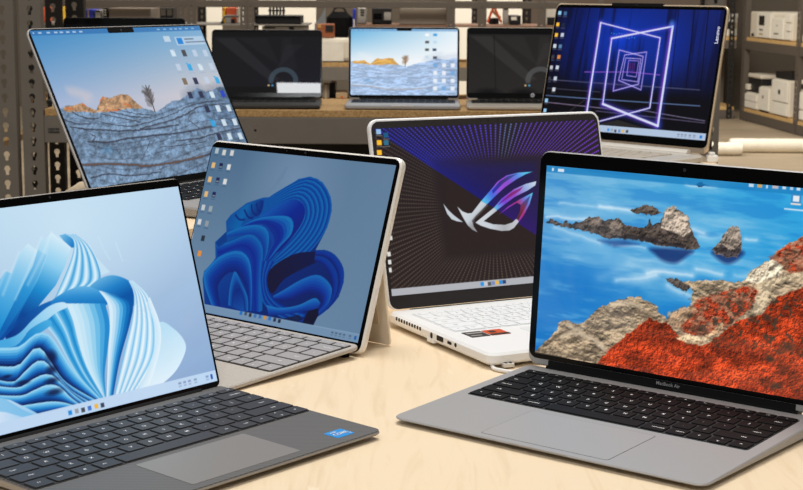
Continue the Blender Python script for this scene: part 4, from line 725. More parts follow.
# ================================================================== front right: grey aluminium laptop with the coast
def laptop_front_right():
    X, Y, yaw, lean = 0.24285, 1.40162, -0.67037, 0.07893; W, H, D, zb, zf = .3041, .210, .2124, .0125, .0062
    r = thing('laptop', 'space grey aluminium laptop at front right with red coastal headland and blue sea wallpaper', 'laptop', (X, Y, 0), yaw, 'open laptops on the work table')
    al = mat('space_grey', (164, 162, 161), .48, .25, .4)
    b = base_part(r, W, D, zb, zf, .0022, .0042, .0105, al, bev=.0009)
    feet(r, W, D, .0026, .0044)
    kb = deck_plate(r, 'keyboard', -.1400, .1400, .0150, .1170, zb, zf, D, mat('key_well', (16, 16, 17), .6), .003, th=.0002)
    make_keys(kb, ROWS_MAC, -.1398, .1398, .0153, .1167, mat('black_key', (20, 20, 21), .6, 0, .12), mat('legend_key_white', (245, 245, 243), .6, 0, .1), gap=.0027, th=.0009)
    bm = bmesh.new(); slab(bm, -.1400, .1400, -.0149, -.0140, .0003, .0005, -.0003, .0001); obj('keyboard_rim', bm, mat('bright_rim', (226, 226, 228), .25, .8), r, (0, 0, zb), (math.atan2(zb - zf, D), 0, 0))
    tp = deck_plate(r, 'trackpad', -.0624, .0624, .1258, .2046, zb, zf, D, mat('trackpad_seam', (92, 92, 94), .5), .003, th=.0001, lift=.0001)
    bm = bmesh.new(); slab(bm, -.0618, .0618, -.2040, -.1264, .0028, .00022, -.0003, .00005); obj('trackpad_glass', bm, mat('trackpad_space_grey', (166, 164, 163), .45, .2, .4), tp)
    bm = bmesh.new(); slab(bm, -.028, .028, -D - .0002, -D + .003, .0012, zf + .0001, zf - .0012, .0002); obj('opening_notch', bm, al, r)
    hinge_part(r, .26, zb - .001, .0052, BLACKP, y=.004)
    l = lid_part(r, W, H, zb, lean, .0046, .0105, al, .002)
    bezel_part(l, W, H, .0010, .0095, v0=.0085)
    bm = bmesh.new(); slab(bm, -.128, .128, .0022, .0083, .001, .0004, -.0003, .0001, mp=lambda x, y, z: (x, -z, y)); obj('hinge_cover', bm, mat('dark_grey_strip', (18, 18, 19), .5, 0, .15), l)
    screen_part(l, coast(), -0.14350, 0.14350, 0.01320, 0.19600); lens(l, .0044, H - .0072, .0017)
    bm = bmesh.new(); add_text(bm, 'MacBook Air', .0046, lambda x, y: (x + .0030, -.0006, y + .0054)); o = obj('logo', bm, mat('logo_grey', (150, 150, 152), .5), l); o['label'] = 'grey MacBook Air lettering under the screen'
# ================================================================== back left on the riser: large silver laptop
def laptop_back_left(zs):
    X, Y, Z, yaw, lean = -0.30880, 2.18340, 0.10300, 0.99082, 0.47909; W, H, D = .3557, .244, .248
    r = thing('laptop', 'large silver notched laptop tilted far back on the birch riser, sunlit desert rock wallpaper', 'laptop', (X, Y, zs), yaw, 'open laptops on the work table')
    zb = Z - zs; al = mat('silver_aluminium', (158, 154, 150), .45, .3)
    b = base_part(r, W, D, zb, zb, .0016, .0016, .013, al, bev=.0022); feet(r, W, D, .0022)
    kb = deck_plate(r, 'keyboard', -.1310, .1310, .012, .124, zb, zb, D, mat('key_well', (16, 16, 17), .6), .003)
    make_keys(kb, ROWS_MAC, -.1308, .1308, .0122, .1238, mat('black_key', (20, 20, 21), .6, 0, .12), mat('legend_key_white', (245, 245, 243), .6, 0, .1), gap=.003, top=1)
    deck_plate(r, 'trackpad', -.08, .08, .135, .238, zb, zb, D, mat('trackpad_silver', (178, 177, 179), .38, .3), .004)
    for s in (-1, 1): deck_plate(r, 'speaker_grille', s * .153 - .011, s * .153 + .011, .012, .124, zb, zb, D, mat('grille_grey', (150, 147, 144), .6, .3, noise=.3, scale=900), .002)
    hinge_part(r, .30, zb - .002, .0055, BLACKP, y=.004)
    l = lid_part(r, W, H, zb, lean, .0046, .013, al, .002); bezel_part(l, W, H, .0016, .012); screen_part(l, desert_large(), -0.17250, 0.17150, 0.01150, 0.24000)
    bm = bmesh.new(); slab(bm, -.0265, .0255, H - .0112, H - .003, .002, .0012, -.0002, .0001, mp=lambda x, y, z: (x, -z, y)); obj('notch', bm, BLACK, l)
    lens(l, 0, H - .007, .0016, y=-.0014)
# ================================================================== back right: gold laptop with neon frames
def laptop_back_right(zs):
    X, Y, Z, yaw, lean = 0.37698, 2.73543, 0.10224, -0.77667, 0.20385; W, H, D = .3685, .2504, .2539
    r = thing('laptop', 'pale gold laptop with sound-bar hinge and glowing violet neon frames on its screen', 'laptop', (X, Y, zs), yaw, 'open laptops on the work table')
    zb = Z - zs; gold = mat('pale_gold', (214, 192, 162), .32, .6)
    gm = mat('satin_silver', (214, 208, 198), .4, .3)
    base_part(r, W, D, zb - .001, zb - .001, .0016, .0016, .012, gm, bev=.003, back=-.004); feet(r, W, D, .0022)
    kb = deck_plate(r, 'keyboard', -.142, .142, .035, .145, zb - .001, zb - .001, D, mat('gold_deck', (196, 186, 170), .5), .003)
    make_keys(kb, ROWS_PC, -.1418, .1418, .0355, .1445, mat('gold_key', (186, 176, 160), .5), mat('legend_dark', (70, 66, 60), .6), gap=.003)
    deck_plate(r, 'trackpad', -.067, .067, .155, .238, zb - .001, zb - .001, D, mat('gold_pad', (200, 190, 174), .4), .003)
    hinge_part(r, 0, zb - .0035, .0095, mat('hinge_bright', (226, 220, 210), .35, .3), u0=-.152, u1=.152, y=-.004, name='soundbar_hinge')
    l = lid_part(r, W, H, zb, lean, .0062, .011, gold, .0010)
    bezel_part(l, W, H, .0024, .010, v0=.0095); screen_part(l, neon_tunnel(), -0.17650, 0.17750, 0.02250, 0.24250)
    bm = bmesh.new(); slab(bm, -.178, .178, .0012, .0093, .001, .0005, -.0002, .0001, mp=lambda x, y, z: (x, -z, y)); obj('hinge_trim', bm, mat('trim_tan', (150, 134, 116), .45, .3), l)
    bm = bmesh.new(); slab(bm, -.058, .052, H - .004, H + .0022, .002, .0006, -.0058, .0005, mp=lambda x, y, z: (x, -z, y)); obj('camera_bump', bm, BLACKP, l); lens(l, -.003, H - .0012, .0014, y=-.0009)
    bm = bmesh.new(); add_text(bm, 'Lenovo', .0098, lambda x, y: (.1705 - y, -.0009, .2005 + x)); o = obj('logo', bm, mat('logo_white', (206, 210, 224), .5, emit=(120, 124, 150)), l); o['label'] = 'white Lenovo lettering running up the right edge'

# ================================================================== the four laptops on the workbench
def bench_laptop(label, X, Y, z, yaw, lean, W, H, D, pic, m, scr, notch=False, logo=False, thick=.014, bez=.0012, gloss=.08, vent=False):
    r = thing('laptop', label, 'laptop', (X, Y, z), yaw, 'laptops in a row on the workbench')
    base_part(r, W, D, thick, thick - .002, .0016, .002, .010, m, bev=.0025); feet(r, W, D, .002, .0024)
    kb = deck_plate(r, 'keyboard', -W * .46, W * .46, .022, .125, thick, thick - .002, D, mat('key_well', (16, 16, 17), .6), .003)
    for ri in range(6):
        bm = bmesh.new(); f = .0235 + ri * .0168
        for k in range(14): slab(bm, -W * .455 + k * W * .065 + .0012, -W * .455 + (k + 1) * W * .065 - .0012, -f - .0145, -f, .001, .0013, .0003, .0003, n=2)
        obj('key_row', bm, mat('black_key', (20, 20, 21), .6, 0, .12), kb)
    deck_plate(r, 'trackpad', -.06, .06, .132, D - .012, thick, thick - .002, D, m, .003)
    hinge_part(r, W * .8, thick - .001, .0055, BLACKP, y=.003)
    if vent:
        bm = bmesh.new(); slab(bm, -W * .45, W * .40, -.0005, .003, .001, thick + .0035, thick - .001, .0004); obj('hinge_cover', bm, BLACKP, r)
        bm = bmesh.new(); slab(bm, W * .32, W * .44, -.0012, .003, .001, thick + .0055, thick + .003, .0003); obj('hinge_tab', bm, BLACKP, r)
    else:
        bm = bmesh.new(); slab(bm, -.030, .030, -D - .0003, -D + .004, .0015, thick - .0018, thick - .0042, .0003); obj('opening_notch', bm, mat('notch_pale', (226, 218, 208), .3, .3), r)
    l = lid_part(r, W, H, thick, lean, .0048, .010, m, .001); bezel_part(l, W, H, bez, .009, v0=.004); screen_part(l, pic, *scr, gloss=gloss)
    lens(l, 0, H - .0045, .0014)
    if notch:
        bm = bmesh.new(); slab(bm, -.021, .021, H - .0105, H - .003, .002, .0012, -.0002, .0001, mp=lambda x, y, z: (x, -z, y)); obj('notch', bm, BLACK, l)
    if logo:
        bm = bmesh.new(); bmesh.ops.create_circle(bm, cap_ends=True, segments=24, radius=.0058, matrix=Matrix.Translation((.026, -.0010, .0135)) @ Matrix.Rotation(R(90), 4, 'X'))
        for f in bm.faces: f.material_index = 0
        add_text(bm, 'hp', .0075, lambda x, y: (x + .026, -.0013, y + .0138), 1)
        o = obj('logo', bm, [mat('logo_disc', (196, 198, 202), .4), mat('logo_ink', (40, 40, 42), .5)], l); o['label'] = 'round silver hp badge under the screen'
    return r

# ------------------------------------------------------------------ the place
def on_z(px, py, z):
    d = RIGHT * ((px - 401.5) / F_PX) + UP * ((CY - py) / F_PX) + fw0
    return Vector((0, 0, CAM_Z)) + d * ((z - CAM_Z) / d.z)
FLOOR = -.80
birch = birch_mat()
concrete = mat('sealed_concrete', (176, 158, 132), .45, 0, .3, scale=1.2, stretch=(1, 3, 1), col2=(150, 134, 112))
wallp = mat('grey_brown_wall', (112, 102, 90), .9, 0, .1, .08, 2)
steel = mat('grey_shelf_steel', (120, 113, 104), .5, .1, .35, .05, 14)
steel_dark = mat('black_shelf_steel', (34, 31, 29), .5, .1, .3)
particle = mat('particle_board', (204, 168, 116), .8, 0, .15, scale=170, col2=(160, 124, 80))
cream = mat('cream_plastic', (214, 204, 186), .55, 0, .3)
whitec = mat('white_card', (226, 220, 206), .7, 0, .2, .04, 20)
dkplas = mat('dark_plastic', (30, 29, 29), .5, 0, .3)
midgrey = mat('mid_grey_metal', (128, 122, 114), .5, .1, .3)

structure(obj('floor', bx(-6.5, 5.2, -2.5, 15.4, FLOOR - .1, FLOOR), concrete))
structure(obj('wall_back', bx(-6.5, 5.2, 15.2, 15.4, FLOOR, 3.2), wallp))
structure(obj('wall_right', bx(5.0, 5.2, -2.5, 15.2, FLOOR, 3.2), wallp))
structure(obj('wall_left', bx(-6.5, -6.3, -2.5, 15.2, FLOOR, 3.2), wallp))

# work table
t = thing('work_table', 'pale birch plywood work table carrying the front laptops', 'table', (.2, 1.9, FLOOR))
bm = bmesh.new(); slab(bm, -.76, .78, -1.25, 1.14, .01, .80, .776, .002); obj('tabletop', bm, birch, t)
for sx in (-.70, .72):
    for sy in (-1.18, 1.07): obj('leg', bx(sx - .03, sx + .03, sy - .03, sy + .03, 0, .7765, .003), steel, t)
for y in (-1.18, 1.07): obj('apron', bx(-.67, .69, y - .012, y + .012, .70, .7765), steel, t)

# birch risers under the two rear laptops
def riser(label, x0, x1, y0, y1, h):
    r = thing('display_riser', label, 'riser', ((x0 + x1) / 2, (y0 + y1) / 2, 0), group='birch risers under the rear laptops'); a, b = (x1 - x0) / 2, (y1 - y0) / 2
    bm = bmesh.new(); slab(bm, -a, a, -b, b, .002, h, h - .015, .0008); obj('top_panel', bm, birch, r)
    obj('front_panel', bx(-a + .002, a - .002, -b + .002, -b + .014, 0, h - .0152), birch, r)
    obj('back_panel', bx(-a + .002, a - .002, b - .014, b - .002, 0, h - .0152), birch, r)
    for s in (-1, 1): obj('side_panel', bx(s * (a - .008) - .006, s * (a - .008) + .006, -b + .0142, b - .0142, 0, h - .0152), birch, r)
    return h
ZE, ZF = 0.0888, 0.0880
riser('birch plywood riser under the large silver laptop at back left', -0.477, 0.030, 1.862, 2.309, ZE)
riser('birch plywood riser under the pale gold laptop at back right', .05, .525, 2.405, 2.885, ZF)

laptop_front_left(); tablet(); laptop_white(); laptop_front_right(); laptop_back_left(ZE); laptop_back_right(ZF)

# white charging cable in front of the white laptop
t = thing('charging_cable', 'white charging cable looped beside the white laptop corner', 'cable', on_z(492, 365, 0))
o0 = t.location
P = [on_z(*q, .0024) - o0 for q in ((560, 357), (530, 359.5), (510, 360.5), (498, 362), (492.5, 365), (494, 368.5), (502, 370.5), (512, 372), (524, 373))]
obj('cord', tube(bmesh.new(), curve_pts(P, 6), .0020, 8), mat('white_cord', (236, 234, 230), .5), t, smooth=True)
q = on_z(508, 364, .0045) - o0
bm = bx(-.006, .006, -.003, .003, -.003, .0012, .0008); o = obj('cable_tie', bm, mat('white_tie', (216, 212, 204), .6), t, q, (0, 0, R(20)))
for k in (-1, 1): obj('tie_mark', bx(k * .0025 - .0012, k * .0025 + .0012, -.0018, .0014, .0013, .0016), dkplas, o)

# white plug beside the gold laptop
p = at(711.5, 170, 2.62)
t = thing('power_plug', 'small white power plug standing behind the right corner of the pale gold laptop', 'plug', (p.x, p.y, ZF))
zt = at(711, 157, 2.62).z - ZF
obj('body', bx(-.0095, .0095, -.008, .008, 0, max(.012, zt), .002), mat('white_cord', (236, 234, 230), .5), t)
obj('prong_cap', bx(-.006, .004, -.006, .006, max(.012, zt) + .0001, max(.012, zt) + .005, .001), mat('white_cord', (236, 234, 230), .5), t)

# ---------------------------------------------------------------- perforated steel uprights
def keyhole_cell(bm, w, x, z, pitch, hw=.0085, mp=None):
    """one pitch of a perforated strip, with a keyhole cut through"""
    outer = [(-w / 2, 0), (w / 2, 0), (w / 2, pitch / 2), (w / 2, pitch), (-w / 2, pitch), (-w / 2, pitch / 2)]
    inner = []; c = pitch * .60
    for a in range(-50, 231, 35): inner.append((hw * math.cos(R(a)), c + hw * math.sin(R(a))))
    s = hw * .5; inner += [(-s, c - hw * 1.2), (-s, c - hw * 2.0), (s, c - hw * 2.0), (s, c - hw * 1.2)]
    vo = [bm.verts.new(mp(x + a, z + b)) for a, b in outer]; vi = [bm.verts.new(mp(x + a, z + b)) for a, b in inner]
    es = [bm.edges.new((L[i], L[(i + 1) % len(L)])) for L in (vo, vi) for i in range(len(L))]
    bmesh.ops.triangle_fill(bm, use_beauty=True, use_dissolve=False, edges=es)
def upright(name, parent, x0, x1, y, z0, z1, m, pitch=.0383, flange=.04, side=1, hw=.0085):
    """angle post: perforated face at depth y and a flange running back"""
    bm = bmesh.new(); w = x1 - x0; n = max(1, int((z1 - z0) / pitch)); pt = (z1 - z0) / n
    for k in range(n): keyhole_cell(bm, w, (x0 + x1) / 2, z0 + k * pt, pt, hw, lambda a, b: (a, y, b))
    bmesh.ops.remove_doubles(bm, verts=bm.verts[:], dist=1e-5)
    bmesh.ops.recalc_face_normals(bm, faces=bm.faces[:])
    bmesh.ops.solidify(bm, geom=bm.faces[:], thickness=.002)
    if flange:
        xs = x1 if side > 0 else x0
        box(bm, min(xs, xs - side * .003), max(xs, xs - side * .003), y + .0025, y + flange, z0, z1)
    return obj(name, bm, m, parent)

# workbench shelf with the row of small laptops
YB = 4.21
zt = at(300, 110.3, YB).z; zb_ = at(300, 117.2, YB).z; zbeam = at(300, 144, YB).z
xl0, xl1 = at(22, 100, YB).x, at(43.3, 100, YB).x; xr0, xr1 = at(704, 100, YB).x, at(719.8, 100, YB).x
DEP = .44
t = thing('workbench', 'grey steel workbench shelf with particle-board top holding a row of small laptops', 'workbench', ((xl0 + xr1) / 2, YB + DEP / 2, FLOOR))
o0 = Vector(t.location); fx = lambda x: x - o0.x; fy = lambda y: y - o0.y; fz = lambda z: z - o0.z
bm = bx(fx(xl1 + .002), fx(xr0 - .002), fy(YB + .001), fy(YB + DEP), fz(zb_), fz(zt), .001); obj('shelf_board', bm, particle, t)
for y0 in (YB, YB + DEP - .012):
    obj('beam', bx(fx(xl1 - .001), fx(xr0 + .001), fy(y0), fy(y0 + .012), fz(zbeam), fz(zb_) - .0005, .002), steel, t)
for xa, xb, s in ((xl0, xl1, 1), (xr0, xr1, -1)): upright('upright', t, fx(xa), fx(xb), fy(YB - .004), 0, 1.75, steel, side=s)
ra, rb = at(45, 10, YB + DEP).x, at(60.5, 10, YB + DEP).x
upright('upright', t, fx(ra), fx(rb), fy(YB + DEP + .002), 0, 1.75, steel_dark, side=1, flange=.03)
ra, rb = at(702, 10, YB + DEP).x, at(717, 10, YB + DEP).x
upright('upright', t, fx(ra), fx(rb), fy(YB + DEP + .002), 0, 1.75, steel_dark, side=-1, flange=.03)
for px, py, rad, m in ((255.3, 124.5, .003, midgrey), (255.3, 130.3, .0036, dkplas), (255.3, 138.2, .003, midgrey)):
    p = at(px, py, YB - .0006); bm = bmesh.new()
    bmesh.ops.create_cone(bm, cap_ends=True, segments=14, radius1=rad, radius2=rad * .8, depth=.0012, matrix=Matrix.Translation((fx(p.x), fy(YB - .0006), fz(p.z))) @ Matrix.Rotation(R(90), 4, 'X'))
    obj('rivet', bm, m, t)
pa, pb = at(48.2, 128.2, YB), at(59.6, 133, YB)
lp = obj('label_plate', bx(fx(pa.x), fx(pb.x), fy(YB - .0012), fy(YB - .0002), fz(pb.z), fz(pa.z)), dkplas, t)
bm = bmesh.new(); add_text(bm, 'GLOBAL', .0095, lambda x, y: (fx((pa.x + pb.x) / 2) + x, fy(YB - .0014), fz((pa.z + pb.z) / 2) + y)); obj('plate_lettering', bm, midgrey, lp)
# lower shelf of the bench, in shade
obj('lower_shelf', bx(fx(xl1 + .002), fx(xr0 - .002), fy(YB + .015), fy(YB + DEP - .014), .22, .24), particle, t)
obj('back_sheet', bx(fx(xl1 + .03), fx(xr0 - .03), fy(YB + DEP - .0135), fy(YB + DEP - .0125), .26, fz(zbeam) + .03), steel_dark, t)
obj('pale_batten', bx(fx(at(43.8, 100, YB).x), fx(at(56, 100, YB).x), fy(YB + .10), fy(YB + .125), fz(zt) + .0002, fz(zt) + .007), whitec, t)

# neighbouring shelving at the left edge
xa, xb = at(-6, 100, YB).x, at(16.3, 100, YB).x
t2 = thing('shelving_unit', 'grey perforated steel shelving at the left edge beside the workbench', 'shelving', (xa, YB + .2, FLOOR))
g = lambda x: x - xa
upright('upright', t2, 0, g(xb), -.204, 0, 1.75, steel, side=1)
ra, rb = at(64, 10, YB + .50).x, at(82, 10, YB + .50).x
obj('beam', bx(-1.2, .004, -.2, -.188, .66, .73, .002), steel, t2); obj('shelf_board', bx(-1.2, .0, -.199, .24, .731, .749), particle, t2)
upright('upright', t2, -1.2, -1.14, -.204, 0, 1.75, steel, side=-1); upright('upright', t2, -1.2, -1.14, .242, 0, 1.75, steel_dark, side=-1)
upright('upright', t2, -.03, .02, .242, 0, 1.75, steel_dark, side=1)
t2b = thing('shelving_post', 'black perforated steel post standing behind the top left corner of the large silver laptop', 'post', ((ra + rb) / 2, YB + .52, FLOOR))
upright('upright', t2b, (ra - rb) / 2, (rb - ra) / 2, 0, .01, 1.75, steel_dark, side=1); obj('foot_plate', bx((ra - rb) / 2 - .01, (rb - ra) / 2 + .01, -.02, .05, 0, .0095), steel_dark, t2b)

def bench_spec(x0, x1, ytop, lean, Yh=4.452):
    a, b = at(x0, ytop, Yh + .04), at(x1, ytop, Yh + .04)
    return (a.x + b.x) / 2, b.x - a.x, ((a.z + b.z) / 2 - zt - .014) / math.cos(R(lean))
cx, W, H = bench_spec(212.2, 322.4, 29.6, 13)
bench_laptop('slate laptop with black screen, left neighbour of the small bright laptop', cx, 4.452, zt, R(1.5), R(13), W, H, .218, dark_sweep(False), mat('slate_shell', (60, 58, 57), .4, .4), (-W / 2 + .004, W / 2 - .004, .016, H - .008), vent=True, gloss=.22)
cx, W, H = bench_spec(348.9, 459.3, 27.0, 8)
bench_laptop('small grey notched laptop on the workbench with bright desert rock wallpaper', cx, 4.445, zt, R(-1.0), R(8), W, H, .215, desert_small(), mat('space_grey', (150, 149, 151), .38, .55, .5), (-W / 2 + .006, W / 2 - .006, .012, H - .0055), notch=True, gloss=.1)
cx, W, H = bench_spec(466.5, 466.5 + 114, 27.2, 8)
bench_laptop('silver laptop with round badge under its dark grey screen, right of the small bright laptop', cx, 4.452, zt, R(-1.5), R(8), W, H, .222, dark_sweep(True), mat('pale_silver', (200, 192, 180), .35, .5), (-W / 2 + .005, W / 2 - .005, .019, H - .007), logo=True, thick=.0135)
cx, W, H = bench_spec(64, 185.5, 17.6, 8, 4.60)
bench_laptop('black laptop whose dark top edge shows above the large silver laptop', cx, 4.60, zt, 0, R(8), W, H, .235, dark_sweep(False), mat('black_shell', (20, 20, 21), .5), (-W / 2 + .006, W / 2 - .006, .018, H - .02))

# ---------------------------------------------------------------- stock shelving behind the bench
Y2 = 8.0; D2 = .46
def X2(px, Y=Y2): return at(px, 20, Y).x
def Z2(py, Y=Y2, px=300): return at(px, py, Y).z
z_lo, z_mid, z_hi = Z2(62.3), Z2(24.6), Z2(1.0)
xA, xB = X2(26), X2(566)
t3 = thing('stock_shelving', 'long grey steel stock shelving behind the workbench, loaded with boxes and equipment', 'shelving', ((xA + xB) / 2, Y2 + D2 / 2, FLOOR))
o3 = Vector(t3.location); ax = lambda x: x - o3.x; ay = lambda y: y - o3.y; az = lambda z: z - o3.z
th = .022
steel2 = mat('brown_grey_steel', (94, 85, 76), .6, .1, .3)
obj('shelf_board', bx(ax(xA), ax(xB), ay(Y2 + .004), ay(Y2 + D2 - .006), az(z_lo) - th, az(z_lo)), particle, t3)
obj('beam', bx(ax(xA), ax(xB), ay(Y2 + .0035), ay(Y2 + .016), az(Z2(80.3)), az(z_lo) - th - .0005, .002), steel, t3)
z_b = Z2(99.5)
obj('shelf_board', bx(ax(xA), ax(xB), ay(Y2 + .004), ay(Y2 + D2 - .006), az(z_b) - th, az(z_b)), particle, t3)
red_ = mat('reddish_board', (128, 96, 76), .7, 0, .2, .1, 30)
obj('shelf_board', bx(ax(xA), ax(X2(307)), ay(Y2 + .004), ay(Y2 + D2 - .006), az(z_mid) - .006, az(z_mid)), midgrey, t3)
obj('shelf_board', bx(ax(X2(357)), ax(xB), ay(Y2 + .004), ay(Y2 + D2 - .006), az(z_mid) - .009, az(z_mid)), red_, t3)
obj('beam', bx(ax(xA), ax(xB), ay(Y2 - .002), ay(Y2 + .012), az(Z2(7.6)), az(z_hi), .002), steel2, t3)
obj('beam', bx(ax(xA), ax(xB), ay(Y2 + D2 - .008), ay(Y2 + D2 - .002), az(Z2(3)), az(z_hi), .001), steel2, t3)
for a, b, rear in ((26.5, 33, 0), (177, 184.5, 0), (187, 196, 0), (240, 247, 0), (247.5, 254, 0), (447, 455, 0), (478, 486, 0), (537.5, 546, 0), (198, 206, 1), (254.3, 258.6, 1), (471.5, 477, 1), (522, 531, 1)):
    yy = Y2 - .0045 if not rear else Y2 + D2
    upright('upright', t3, ax(X2(a, yy)), ax(X2(b, yy)), ay(yy), 0, 1.5, steel_dark if rear else steel2, pitch=.030, flange=.03 if (not rear and b - a > 6) else 0, hw=.0062)

# a box-bodied thing standing on a shelf; parts: name, fractions of the front, material, thickness
def shelf_thing(name, label, cat, x0, x1, ytop, zs, Y=None, dep=.2, m=None, parts=(), bev=.004, group=None):
    if name in ('carton', 'panel_box', 'folder', 'canister'): group = {'carton': 'cartons', 'panel_box': 'plain panel boxes', 'folder': 'folders', 'canister': 'canisters'}[name] + ' on the stock shelving'
    Y = Y or Y2 + .05
    a, b = X2(x0, Y), X2(x1, Y); zt_ = at((x0 + x1) / 2, ytop, Y).z; h = zt_ - zs - .002
    r = thing(name, label, cat, ((a + b) / 2, Y + dep / 2, zs + .002), group=group)
    w = (b - a) / 2
    obj('body', bx(-w, w, -dep / 2, dep / 2, 0, h, min(bev, w * .3)), m or whitec, r)
    for n_, f0, f1, g0, g1, mm, tk in parts:
        obj(n_, bx(-w + 2 * w * f0, -w + 2 * w * f1, -dep / 2 - tk, -dep / 2 - .0003, h * g0, h * g1), mm, r)
    return r
orange = mat('orange_red_paint', (206, 84, 40), .5); yellow = mat('yellow_paint', (236, 186, 40), .5); blue = mat('blue_card', (36, 52, 170), .5)
tape = mat('parcel_tape', (186, 160, 120), .4); wood = mat('brown_wood', (150, 86, 52), .5, 0, .3, .12, 18, (1, 1, 6))
silv = mat('silver_grey', (168, 162, 154), .4, .3)
S = shelf_thing
def PANEL(label, x0, x1, Y=10.4):  # boards added in place of the brightly lit background between the posts
    a, b = at(x0, 20, Y).x, at(x1, 20, Y).x; w = (b - a) / 2; h = at(x0, -4, Y).z - FLOOR
    r = thing('backdrop_board', label, 'board', ((a + b) / 2, Y, FLOOR), group='white stand-ins for the bright background behind the stock shelving')
    obj('board', bx(-w, w, -.012, .012, .03, h, .003), backdrop_white, r)
    obj('top_rail', bx(-w, w, -.014, .014, h + .0005, h + .02, .002), silv, r)
    for s in (-1, 1): obj('foot', bx(s * w * .6 - .02, s * w * .6 + .02, -.18, .18, 0, .0295, .003), silv, r)
backdrop_white = mat('backdrop_white', (236, 230, 216), .6, 0, .2)
S('carton', 'orange carton seen through the gap left of the black post', 'box', 38, 43.5, 7.5, z_mid, dep=.2, m=orange, parts=(('flap', 0, 1, .0, .3, tape, .002),))
S('folder', 'narrow yellow folder between the two black posts at top left', 'folder', 58.5, 60.6, 7, z_mid, dep=.2, m=yellow, parts=(('spine_label', .2, .8, .3, .7, orange, .001),))
S('carton', 'blue carton behind the black bar-like laptop top at left', 'box', 83, 94, 9.5, z_mid, m=blue, parts=(('tape_strip', .45, .55, 0, 1, tape, .001),))
S('canister', 'grey canister beside the blue carton', 'canister', 95, 101, 10, z_mid, m=silv, parts=(('cap', .1, .9, .85, .98, dkplas, .002),), bev=.008)
S('slotted_bracket', 'thin black slotted bracket standing left of the brown panel', 'bracket', 103.5, 107.5, 7.9, z_mid, dep=.05, m=dkplas, parts=tuple(('slot', .25, .75, .5 + .16 * k, .58 + .16 * k, whitec, .001) for k in range(3)))
S('panel_box', 'wide grey-brown panel box above the large silver laptop', 'box', 109, 151, 8.3, z_mid, dep=.3, m=mat('taupe_card', (120, 106, 92), .8), parts=(('edge_strip', .96, 1, 0, 1, midgrey, .002),))
S('speaker_box', 'small black twin-ring speaker under the shelf beam', 'speaker', 160, 173, 7.9, z_mid, m=dkplas, parts=(('speaker_ring', .06, .44, .5, .92, midgrey, .002), ('speaker_ring', .56, .94, .5, .92, midgrey, .002)))
PANEL('white stand-in for bright background left of the yellow folder above the slate laptop', 206.5, 222)
S('folder', 'upright yellow folder between the white carton and the orange case', 'folder', 222.3, 225.3, 7.7, z_mid, Y=Y2 + .14, m=yellow, parts=(('spine_label', .2, .8, .82, .98, orange, .001),))
S('equipment_case', 'orange-red case with grey and black fittings at the middle shelf', 'case', 226, 236.3, 7.7, z_mid, Y=Y2 + .14, m=orange, parts=(('grey_block', 0, .58, 0, .55, silv, .02), ('black_block', .55, .9, 0, .28, dkplas, .03)))
S('carton', 'slim white carton right of the orange-red case', 'box', 236.8, 239.6, 7.7, z_mid, Y=Y2 + .14, m=whitec, parts=(('tape_strip', .3, .6, 0, 1, tape, .001),))
tt = thing('hose', 'dark grey bent hose arching in front of the orange-red case', 'hose', (X2(231, Y2 + .08), Y2 + .08, z_mid))
P = [(X2(px, Y2 + .08) - tt.location.x, 0, at(px, py, Y2 + .08).z - z_mid) for px, py in ((222.5, 24.2), (222.8, 20), (224.5, 17), (228, 16.2), (233, 16.2), (239, 16.3))]
obj('hose_body', tube(bmesh.new(), curve_pts(P, 5), .006, 8), midgrey, tt, smooth=True)
obj('end_fitting', bx(P[0][0] - .009, P[0][0] + .009, -.009, .009, .0002, .012, .002), dkplas, tt)
PANEL('broad white stand-in for bright background behind the black document tray', 258, 316)
r_ = S('document_tray', 'black document tray with raised slatted guide on the middle shelf', 'tray', 255, 300.5, 15.8, z_mid, Y=Y2 + .06, dep=.26, m=dkplas, parts=(('tray_lip', .0, .98, .82, .98, BLACKP, .01),))
hh = at(278, 15.8, Y2 + .06).z - z_mid; wpx = (X2(300.5, Y2 + .06) - X2(255, Y2 + .06))
for k in range(5): obj('slat', bx(-wpx / 2 + wpx * (.27 + .075 * k), -wpx / 2 + wpx * (.30 + .075 * k), -.02, .04, hh + .0003, hh + .042), dkplas, r_)
obj('slat_rail', bx(-wpx / 2 + wpx * .25, -wpx / 2 + wpx * .63, -.022, -.0205, hh + .018, hh + .026), dkplas, r_)
S('equipment_case', 'flat grey metal case whose top shows above the dark laptop', 'case', 262, 305.5, 26.3, z_lo, Y=Y2 + .05, dep=.3, m=silv, parts=(('latch', .62, .74, .9, .985, dkplas, .004), ('panel_gap', .06, .3, .93, .97, dkplas, .002)))
r_ = S('moulded_case', 'cream moulded case in the gap between the dark laptop and the small bright laptop', 'case', 316, 351.5, 38.3, z_lo, Y=Y2 + .04, dep=.15, m=cream, parts=(('raised_front', .0, .78, .0, .86, whitec, .012), ('dark_base_strip', 0, 1, .0, .03, dkplas, .014)), bev=.02)  # dark strip along the foot of the cream case
zc = at(334, 38.3, Y2 + .04).z
S('wooden_camera', 'brown wooden box camera with black lens square on top of the cream case', 'camera', 316.5, 334, 24, zc, Y=Y2 + .06, dep=.11, m=wood, parts=(('lens_panel', .52, .96, .45, .9, dkplas, .006), ('brass_plate', .06, .26, .72, .95, mat('brass_tan', (206, 160, 96), .4, .4), .003)))
r_ = thing('paper_sheet', 'curled pale grey sheet leaning beside the black bag', 'sheet', (X2(319, Y2 + .30), Y2 + .30, z_lo + .004))
bm = bmesh.new(); P = [(314.5, 24.6), (318, 21), (321, 16), (325, 8)]
va = [bm.verts.new((X2(px, Y2 + .3) - r_.location.x, .02 * k, at(px, py, Y2 + .3).z - z_lo)) for k, (px, py) in enumerate(P)]
